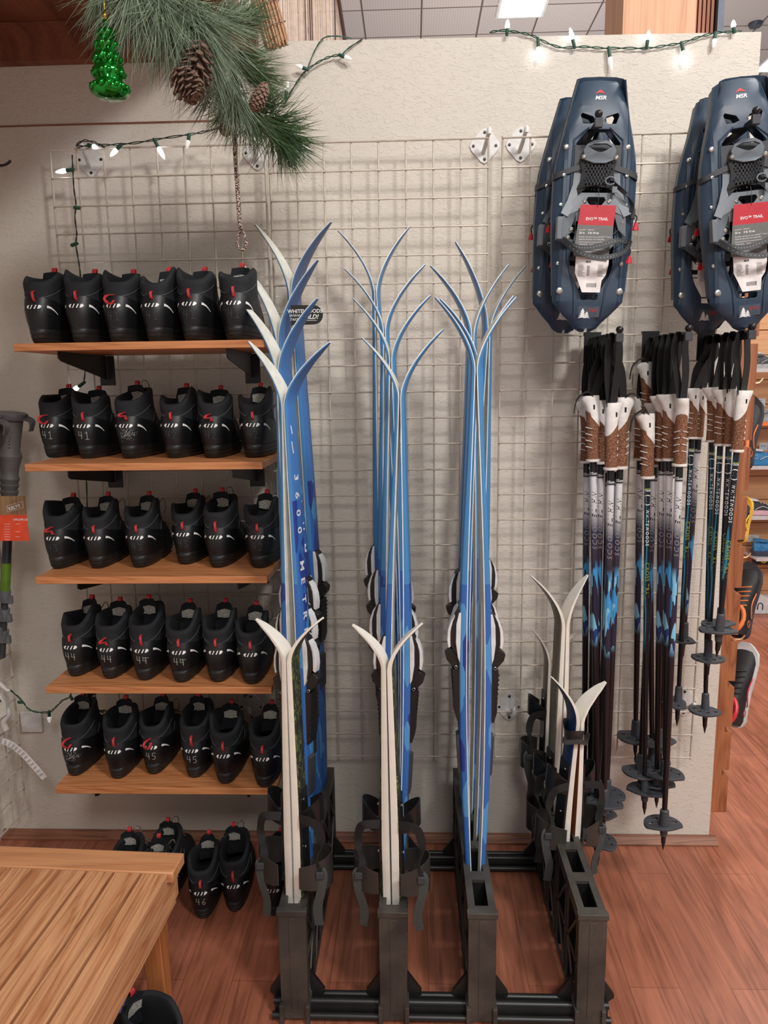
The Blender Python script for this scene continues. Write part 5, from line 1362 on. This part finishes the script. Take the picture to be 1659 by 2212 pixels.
wire(t, [(156, 335, yy), (158, 380, yy), (160, 410, yy), (164, 440, yy), (162, 470, yy), (166, 505, yy), (164, 528, yy), (170, 565, yy), (174, 600, yy), (180, 700, yy), (184, 790, yy), (181, 825, yy)], 'wire_dark_green')
wire(t, [(184, 960, yy), (187, 1030, yy), (187, 1045, yy), (189, 1110, yy)], 'wire_dark_green')
for a, b, l in (((262, 312), (238, 338), 1), ((333, 302), (356, 344), 1), ((409, 291), (403, 322), 0), ((158, 366), (120, 372), 1), ((162, 449), (188, 450), None), ((166, 526), (136, 537), None), ((186, 596), (214, 594), 1), ((182, 826), (150, 850), 1), ((192, 313), (212, 320), 1)):
    bulb(t, (*a, yy), (*b, yy), l)
t = thing('string_lights', 'green string of bulbs sagging between the side grid and the lowest boot shelf', 'string lights', atY(106, 1560, -.05))
wire(t, [(8, 1484, -.10), (24, 1492, -.06), (48, 1514, -.05), (60, 1530, -.05), (78, 1538, -.05), (106, 1538, -.05), (120, 1528, -.05), (135, 1513, -.05), (150, 1506, -.05), (155, 1492, -.05), (158, 1478, -.05)])
for a, b, l in (((48, 1517), (26, 1516), None), ((106, 1538), (107, 1562), 0), ((152, 1504), (164, 1524), None)): bulb(t, (*a, -.05), (*b, -.05), l)
t = thing('string_lights', 'green string of bulbs draped over the right part of the partition top', 'string lights', atY(1320, 150, .045))
yy = .050
wire(t, [(1058, 70, .08), (1085, 66, .07), (1120, 70, yy), (1150, 77, yy), (1180, 92, yy), (1215, 103, yy), (1260, 101, yy), (1300, 104, yy), (1350, 104, yy), (1400, 104, yy), (1440, 98, yy), (1475, 92, yy), (1510, 80, yy), (1545, 71, yy), (1575, 69, yy), (1602, 67, .07)])
for a, b, l in (((1095, 74), (1097, 42), 1), ((1162, 84), (1165, 130), 1), ((1241, 102), (1231, 60), 1), ((1315, 104), (1321, 154), 0), ((1397, 101), (1402, 65), 1), ((1472, 93), (1482, 137), 1), ((1545, 72), (1541, 104), 0), ((1585, 69), (1584, 43), 1)):
    bulb(t, (*a, yy-.006), (*b, yy-.010), l)
t = thing('string_lights', 'short end of green string lights with three bulbs beside the pine', 'string lights', atY(620, 230, .04))
wire(t, [(612, 232, .04), (625, 205, .045), (645, 172, .045), (662, 152, .045), (690, 133, .045), (715, 122, .045), (738, 119, .045)])
wire(t, [(664, 150, .045), (676, 118, .05), (690, 92, .05), (704, 80, .055), (730, 78, .07), (760, 83, .08)], tw=.001)
wire(t, [(738, 119, .045), (752, 105, .05), (783, 84, .055)], tw=.001)
for a, b, l in (((734, 119), (760, 129), 0), ((664, 150), (638, 141), 0), ((617, 212), (622, 174), 0)): bulb(t, (*a, .04), (*b, .035), l)
# ================================================================== LEFT SIDE: side grid, trekking poles, hang tag
GX = -.877
gp = thing('wire_grid_panel', 'wire grid panel on the left side wall, seen edge-on low at the left', 'grid panel', (GX, -.3, .3))
fr = MB(); w = MB()
for y in (-.015, -.015-8*U): fr.tube([(GX, y, .140), (GX, y, 1.98)], .0035, 8)
for z in (.146, 1.975): fr.tube([(GX+.004, -.015, z), (GX+.004, -.015-8*U, z)], .003, 8)
fr.build('frame', 'painted_wire', gp)
for i in range(1, 8): w.tube([(GX, -.015-i*U, .146), (GX, -.015-i*U, 1.975)], .0026, 7)
for j in range(1, 24): w.tube([(GX+.005, -.015, .146+j*U), (GX+.005, -.015-8*U, .146+j*U)], .0026, 7)
w.build('wires', 'painted_wire', gp)
t = thing('wall_bracket', 'pale square bracket holding the side grid, low in the corner', 'bracket', (GX+.01, .05, .38))
MB().box(-.90, -.83, .045, .058, .38, .45).build('plate', 'bracket_white', t, bevel=.002)
t = thing('display_hook', 'dark curved hook end at the left edge, level with the grid top', 'hook', atY(10, 352, -.1))
m = MB(); m.tube(spline([atY(-60, 362, -.1), atY(0, 358, -.1), atY(15, 354, -.1), atY(23, 347, -.1)], 4), .0035, 8); m.build('arm', 'bracket_black', t)
def trek(gp0, gp1, tp, Y, lab_, dy=0):
    a = atY(*gp0, Y); b = atY(*gp1, Y); c = atY(*tp, Y); sc = (a-CAM).dot(ff)/FPX
    t = thing('trekking_pole', lab_, 'trekking pole', c, 'trekking poles at the left edge')
    ax = (a-b).normalized(); L_ = (a-b).length
    def prof(lst): return [(b+ax*L_*q, r*sc) for q, r in lst]
    pr = prof([(0, 17), (.06, 19), (.07, 16), (.13, 19.5), (.14, 16), (.20, 20), (.21, 17), (.27, 21), (.30, 18), (.38, 19), (.52, 25), (.58, 21), (.7, 22), (.85, 25), (.90, 26)])
    m = MB(); m.tube([p for p, r in pr], [r for p, r in pr], 16); g = m.build('grip', 'trek_grip_grey', t, angle=30)
    m = MB(); hp = prof([(.90, 24), (.93, 33), (.985, 36), (1., 32)]); m.tube([p for p, r in hp], [r for p, r in hp], 16); m.build('grip_head', 'trek_lock_grey', t)
    m = MB()
    for k in range(8): 
        p = b+ax*L_*(.86-.035*k); m.box(-.002, .009, -.0005, .0005, -.0008, .0008, 0, Matrix.Translation(p+V(.006, -.0262*1, 0)))
    m.build('grip_line', 'print_black', g)
    m = MB(); m.ribbon(spline([a+V(.01, 0, -.006), a+V(.045, 0, -.018), a+V(.066, -.01, -.03), a+V(.06, -.01, -.055)], 4), .022, .003, (.2, 1, .4)); m.build('wrist_strap', 'trek_grip_grey', t)
    d = (c-b); s0 = d.normalized()
    m = MB(); m.tube([b, b+d*.55], 10*sc, 14); m.build('shaft', 'metal_strip', t)
    m = MB(); m.tube([b+d*.38, b+d*.56], 10.6*sc, 14); m.build('green_section', 'trek_green', t)
    for q in (.60, .72, .86):
        m = MB(); p = b+d*q; m.tube([p-s0*.02, p+s0*.016], 12.5*sc, 14); m.box(.010, .022, -.006, .006, -.022, .002, 0, Matrix.Translation(p)); m.build('lock_lever', 'trek_lock_grey', t)
    m = MB(); m.tube([b+d*.56, c], 8*sc, 12); m.build('lower_shaft', 'rubber_dark_grey', t)
    return t
trek((22, 890), (20, 1085), (4, 1420), -.10, 'grey-gripped trekking pole at the left edge with a wrist strap, nearer the boots')
trek((-34, 896), (-22, 1090), (-12, 1400), -.16, 'grey-gripped trekking pole at the left edge, further left of its neighbour')
Yc = -.19; a = atY(-50, 1072, Yc); b = atY(54, 1072, Yc); c0 = atY(54, 1168, Yc)
t = thing('hang_tag', 'orange and wood-patterned hang tag on the trekking poles at the left edge', 'tag', (b.x, Yc, c0.z))
zt = a.z; zm = atY(20, 1112, Yc).z; zb = c0.z
m = MB(); m.box(a.x, b.x, Yc-.001, Yc, zm, zt); m.build('photo_panel', 'card_wood_print', t, smooth=False)
m = MB(); m.box(a.x, b.x, Yc-.001, Yc, zb, zm); m.build('orange_panel', 'card_orange', t, smooth=False)
m = MB(); ct = atY(33, 1094, Yc); an = .28
put_text(m, 'KELTY', .0125, lambda u, v: (ct.x+u*math.cos(an)-v*math.sin(an), Yc-.0016, ct.z-.006+u*math.sin(an)+v*math.cos(an)), bold=.03)
for sg, dz in ((1, .008), (-1, -.010)): 
    p0 = V(ct.x-.023, Yc-.0014, ct.z+dz-.0062); p1 = V(ct.x+.023, Yc-.0014, ct.z+dz+.0062); m.tube([p0, p1], .0005, 4)
for xx in (-.023, .023): m.tube([V(ct.x+xx, Yc-.0014, ct.z-.010+xx*.27), V(ct.x+xx, Yc-.0014, ct.z+.008+xx*.27)], .0005, 4)
put_text(m, 'UPSLOPE 2.0', .0075, lambda u, v: (atY(52, 1124, Yc).x-.030+u, Yc-.0016, atY(52, 1124, Yc).z+v), center=False, bold=.02)
for k in range(7):
    q = atY(10, 1132+k*5.5, Yc); m.box(q.x, q.x+.016, Yc-.0014, Yc-.001, q.z-.0004, q.z+.0004)
    if k in (0, 3, 5): q = atY(34, 1132+k*5.5, Yc); m.box(q.x, q.x+.012, Yc-.0014, Yc-.001, q.z-.0004, q.z+.0004)
m.build('lettering', 'print_white', t, smooth=False)
# long white label strip and clear plastic parts hanging on the side grid
t = thing('label_strip', 'long curled white printed label at the lower left by the side grid', 'label', atY(100, 1678, -.12))
m = MB(); L1 = [(-20, 1590), (20, 1597), (50, 1618), (78, 1648), (101, 1678)]; L2 = [(-20, 1602), (14, 1612), (42, 1632), (68, 1660), (92, 1684)]
cs = spline([(atY(*a, -.12)+atY(*b, -.12))/2 for a, b in zip(L1, L2)], 4)
m.ribbon(cs, .021, .0006, V(.45, 0, .8)); m.build('strip', 'card_white', t)
m = MB()
for i in range(2, len(cs)-1):
    p = cs[i].lerp(cs[i-1], .5); tdir = (cs[i]-cs[i-1]).normalized(); wd = V(.45, 0, .8); wd = (wd-tdir*wd.dot(tdir)).normalized()
    for k in (-.3, .0, .3):
        q = p+tdir*.005*k*1.5; m.ribbon([q-wd*.008+V(0, -.001, 0), q+wd*(.008 if k else .004)+V(0, -.001, 0)], .0009, .0003, tdir)
m.build('printed_lines', 'print_grey', t)
t = thing('crampon_set', 'white plastic strap-on pieces hanging on the side grid at the left edge', 'accessory', atY(5, 1590, -.14))
m = MB()
m.tube(spline([atY(-25, 1462, -.14), atY(0, 1478, -.14), atY(14, 1490, -.14), atY(22, 1492, -.14)], 4), [.010, .010, .009, .008, .008, .007, .007, .006, .006, .006, .005, .005, .004], 10)
m.tube(spline([atY(-20, 1520, -.15), atY(8, 1528, -.15), atY(18, 1542, -.15), atY(8, 1560, -.15), atY(14, 1578, -.15)], 4), .010, 10)
m.prism([(atY(x, y, -.15).x, atY(x, y, -.15).z) for x, y in ((-30, 1500), (4, 1496), (16, 1514), (20, 1540), (2, 1552), (-30, 1560))], -.165, -.15, lambda u, v, k: (u, k, v))
m.build('moulding', 'clear_white_plastic', t, bevel=.002)
m = MB(); m.tube([atY(-5, 1512, -.168), atY(1, 1516, -.168)], .004, 8); m.build('stud', 'print_black', t)
# ================================================================== RIGHT SIDE: shoes on the slat walls
def sneaker(name, lab_, cat, loc, rot, L_, up_m, sole_m, acc_m, group, high=0., strap=False, laces='shoe_white'):
    t = thing(name, lab_, cat, loc, group, rot)
    prof = [(0, .028, .095+high), (.06, .034, .088+high), (.16, .033, .092+high*.8), (.28, .033, .088), (.42, .034, .082), (.6, .040, .062), (.78, .044, .048), (.92, .040, .040), (1, .020, .030)]
    m = MB(); rings = []
    for q, w_, h in prof:
        y = q*L_; rings.append([V(math.cos(a)*w_*L_/.29*(1 if a < PI else 1), y, .024+max(0, math.sin(a))**.8*(h-.024)*L_/.29*1.0) for a in [PI*k/12 for k in range(13)]])
    m.rings(rings, closed=True); u = m.build('upper', up_m, t, world=False, angle=60)
    m = MB(); rings = []
    for q, w_, h in [(-.03, .020, 0)]+[(p[0], p[1]+.004, 0) for p in prof]+[(1.03, .012, 0)]:
        y = q*L_; sp_ = .012*max(0, (q-.75)/.25)**2; w2 = w_*L_/.29; rings.append([V(x, y, z+sp_) for x, z in ((-w2, 0), (w2, 0), (w2*1.06, .014), (w2, .030), (-w2, .030), (-w2*1.06, .014))])
    m.rings(rings); m.build('sole', sole_m, t, world=False)
    m = MB(); m.tube([V(math.cos(a)*.024, .045+math.sin(a)*.042, .094+high-.006*math.sin(a)) for a in [2*PI*k/16 for k in range(16)]], .007, 8, closed=True); m.build('collar', acc_m, t, world=False)
    m = MB()
    for k in range(5):
        y = L_*(.36+.07*k); z = interp([(p[0]*L_, p[2]) for p in prof], y)*L_/.29+.003; m.tube([V(-.020, y, z-.006), V(0, y+.004, z+.002), V(.020, y+.010, z-.006)], .0022, 6)
    m.build('laces', laces, t, world=False)
    m = MB()
    for s in (1, -1):
        m.tube(spline([V(s*.040*L_/.29, L_*.25, .035), V(s*.038*L_/.29, L_*.42, .055), V(s*.041*L_/.29, L_*.6, .036)], 4), .0022, 5)
        m.tube([V(s*(.0385*L_/.29), L_*.16+.011*math.cos(a), .052+.013*math.sin(a)) for a in [2*PI*k/10 for k in range(10)]], .0012, 5, closed=True)
    m.build('side_stripe', acc_m, t, world=False)
    return t
def tray(loc, lab_, w_=.10, d=.26, grp='acrylic shoe trays on the far slat wall'):
    t = thing('shoe_tray', lab_, 'shelf', loc, grp); x, y, z = loc
    MB().box(x, x+w_, y-d, y, z-.012, z).build('plate', 'acrylic_white', t, bevel=.002)
    MB().box(x, x+w_, y-d-.004, y-d, z-.016, z+.006).build('lip', 'acrylic_white', t)
    return t
gsh = 'shoes on the far slat wall'
FY = SY-.02
for (px, py, up_, so_, ac_, lb, tr) in ((1618, 798, 'shoe_dark', 'shoe_grey', 'shoe_grey', 'dark grey hiking shoe on the topmost visible tray of the far slat wall', 1),
        (1612, 912, 'shoe_grey', 'shoe_grey', 'shoe_dark', 'pale grey trail shoe on an orange-edged tray of the far slat wall', 2),
        (1616, 1005, 'shoe_blue', 'shoe_blue', 'shoe_white', 'blue trail shoe on a grey tray of the far slat wall', 3),
        (1606, 1112, 'shoe_dark', 'shoe_pink', 'shoe_white', 'dark shoe with pink midsole on the far slat wall', 4),
        (1628, 1200, 'shoe_blue', 'shoe_navy', 'shoe_blue', 'slim blue clog above the yellow-logo sign on the far slat wall', 5)):
    p = atY(px, py, FY-.12)
    sneaker('trail_shoe', lb, 'shoe', V(p.x, FY-.10, p.z+.001), (0, 0, -PI/2-.12), .26, up_, so_, ac_, gsh)
    q = tray(V(p.x-.02, FY, p.z-.0015), 'clear tray under the %s' % ['', 'dark grey hiking shoe', 'pale grey trail shoe', 'blue trail shoe', 'pink-soled dark shoe', 'slim blue clog'][tr], .34, .20)
    if tr == 2: MB().box(p.x-.02, p.x+.32, FY-.207, FY-.2045, p.z-.018, p.z+.006).build('edge', 'shoe_orange', q)
def card(px, py, w_, h, lab_, lines, name='price_card', mat='price_card', yoff=.03, tm='print_grey', cat='price card'):
    c = atY(px, py, FY-yoff); t = thing(name, lab_, cat, c)
    MB().box(c.x-w_/2, c.x+w_/2, c.y-.001, c.y+.001, c.z-h/2, c.z+h/2).build('card', mat, t, smooth=False)
    m = MB()
    for s, sz, dx, dz in lines: put_text(m, s, sz, lambda u, v: (c.x+u+dx, c.y-.0016, c.z+v+dz), bold=.01)
    m.build('lettering', tm, t, smooth=False); return t, c
card(1638, 870, .085, .052, 'grey price card above the pale grey trail shoe', [('Merrell', .014, 0, .008), ('Moab 3 Gore', .014, 0, -.006), ('$160.00', .012, 0, -.020)])
card(1649, 965, .05, .05, 'small price card above the blue trail shoe', [('$150', .014, 0, 0)])
card(1624, 1163, .085, .045, 'price card on the slat wall below the pink-soled shoe', [('Topo', .012, 0, .008), ('Ultraventure', .012, 0, -.004), ('$155.00', .010, 0, -.016)])
card(1650, 1115, .26, .045, 'black sign with yellow letters under the pink-soled shoe', [('TOPO', .040, -.075, -.012)], 'brand_sign', 'sign_black', .03, 'sign_yellow', 'sign')
t, c = card(1672, 1211, .28, .055, 'black sign with a round yellow emblem low on the far slat wall', [('topo', .045, .02, -.012)], 'brand_sign', 'sign_black', .03, 'sign_yellow', 'sign')
em = atY(1650, 1210, FY-.034); m = MB(); m.lathe([(.021, 0), (.021, .001)], 20, Matrix.Translation(em) @ Matrix.Rotation(PI/2, 4, 'X')); m.build('emblem', 'sign_yellow', t)
m = MB()
for r in (.008, .013): m.tube([em+V(math.cos(a)*r+.002, -.0016, math.sin(a)*r) for a in [PI*.3+PI*1.2*k/10 for k in range(11)]], .0014, 5)
m.build('emblem_ring', 'sign_black', t)
c = atY(1634, 1322, SY-.10); t = thing('display_block', 'white display block with a black line logo on the floor by the far slat wall', 'display block', V(c.x, c.y, 0))
m = MB(); m.prism([(c.x-.07, .0), (c.x+.075, .0), (c.x+.088, .10), (c.x-.02, .14), (c.x-.085, .12)], c.y, c.y+.06, lambda u, v, k: (u, k, v)); m.build('block', 'shoe_white', t, bevel=.002)
m = MB(); z = .028
for x0, fl_ in ((c.x-.045, 1), (c.x+.005, -1)):
    pts = [(x0, z+.045), (x0+.002, z+.012), (x0+.016, z), (x0+.030, z+.012), (x0+.032, z+.045)]
    if fl_ < 0: pts = [(x, 2*z+.045-zz) for x, zz in pts]
    m.tube([(x, c.y-.002, zz) for x, zz in spline([V(x, zz, 0) for x, zz in pts], 4) and [(q.x, q.y) for q in spline([V(x, zz, 0) for x, zz in pts], 4)]], .003, 5)
m.build('logo', 'print_black', t)
# shoes and hooks on the near slat wall end, facing right
NX = XR+.054
gn = 'shoes on the near slat wall'
def near_shoe(px, py, Y, rot, L_, up_, so_, ac_, lb, high=0., laces='shoe_black'):
    p = atY(px, py, Y); p.x = NX+.0*p.x
    return sneaker('display_shoe', lb, 'shoe', V(max(NX+.004, atY(px, py, Y).x), Y, p.z), rot, L_, up_, so_, ac_, gn, high, laces=laces)
near_shoe(1606, 1010, .22, (math.radians(70), 0, -PI/2+.9), .22, 'shoe_dark', 'shoe_dark', 'shoe_orange', 'dark grey shoe with orange tab on the near slat wall, beside pole grips')
near_shoe(1602, 1170, .20, (math.radians(75), 0, -PI/2+.9), .14, 'shoe_black', 'shoe_yellow', 'shoe_yellow', 'black and yellow shoe on the near slat wall')
near_shoe(1598, 1375, .20, (math.radians(65), 0, -PI/2+.9), .24, 'shoe_black', 'shoe_dark', 'shoe_orange', 'black shoe with bright orange laces on the near slat wall', laces='shoe_orange')
near_shoe(1587, 1565, .20, (math.radians(68), 0, -PI/2+.9), .27, 'shoe_black', 'shoe_white', 'clip_red', 'black and red mid boot with white sole, lowest on the near slat wall', .02)
for px, py, lb in ((1612, 828, 'brass hook on the near slat wall beside the shortest poles'), (1600, 1204, 'brass hook on the near slat wall above the orange-laced shoe'), (1585, 1381, 'brass hook on the near slat wall above the mid boot')):
    a = atY(px, py, .12); a.x = XR+.046; t = thing('slatwall_hook', lb, 'hook', a, 'brass hooks on the near slat wall')
    m = MB(); m.tube(spline([a, a+V(.03, 0, -.001), a+V(.042, 0, .002), a+V(.052, 0, .014)], 4), .0028, 8); m.build('rod', 'brass_hook', t)
for k, zz in enumerate((.10+.152*3+.141, .10+.152*4+.141, .10+.152*5+.141)):
    pass
# a hidden return wall keeps the view behind the partition closed
tag(MB().box(1.9, 1.98, SY+.05, 14.9, 0, 2.42).build('wall_side', 'maple_slatwall'), kind='structure')
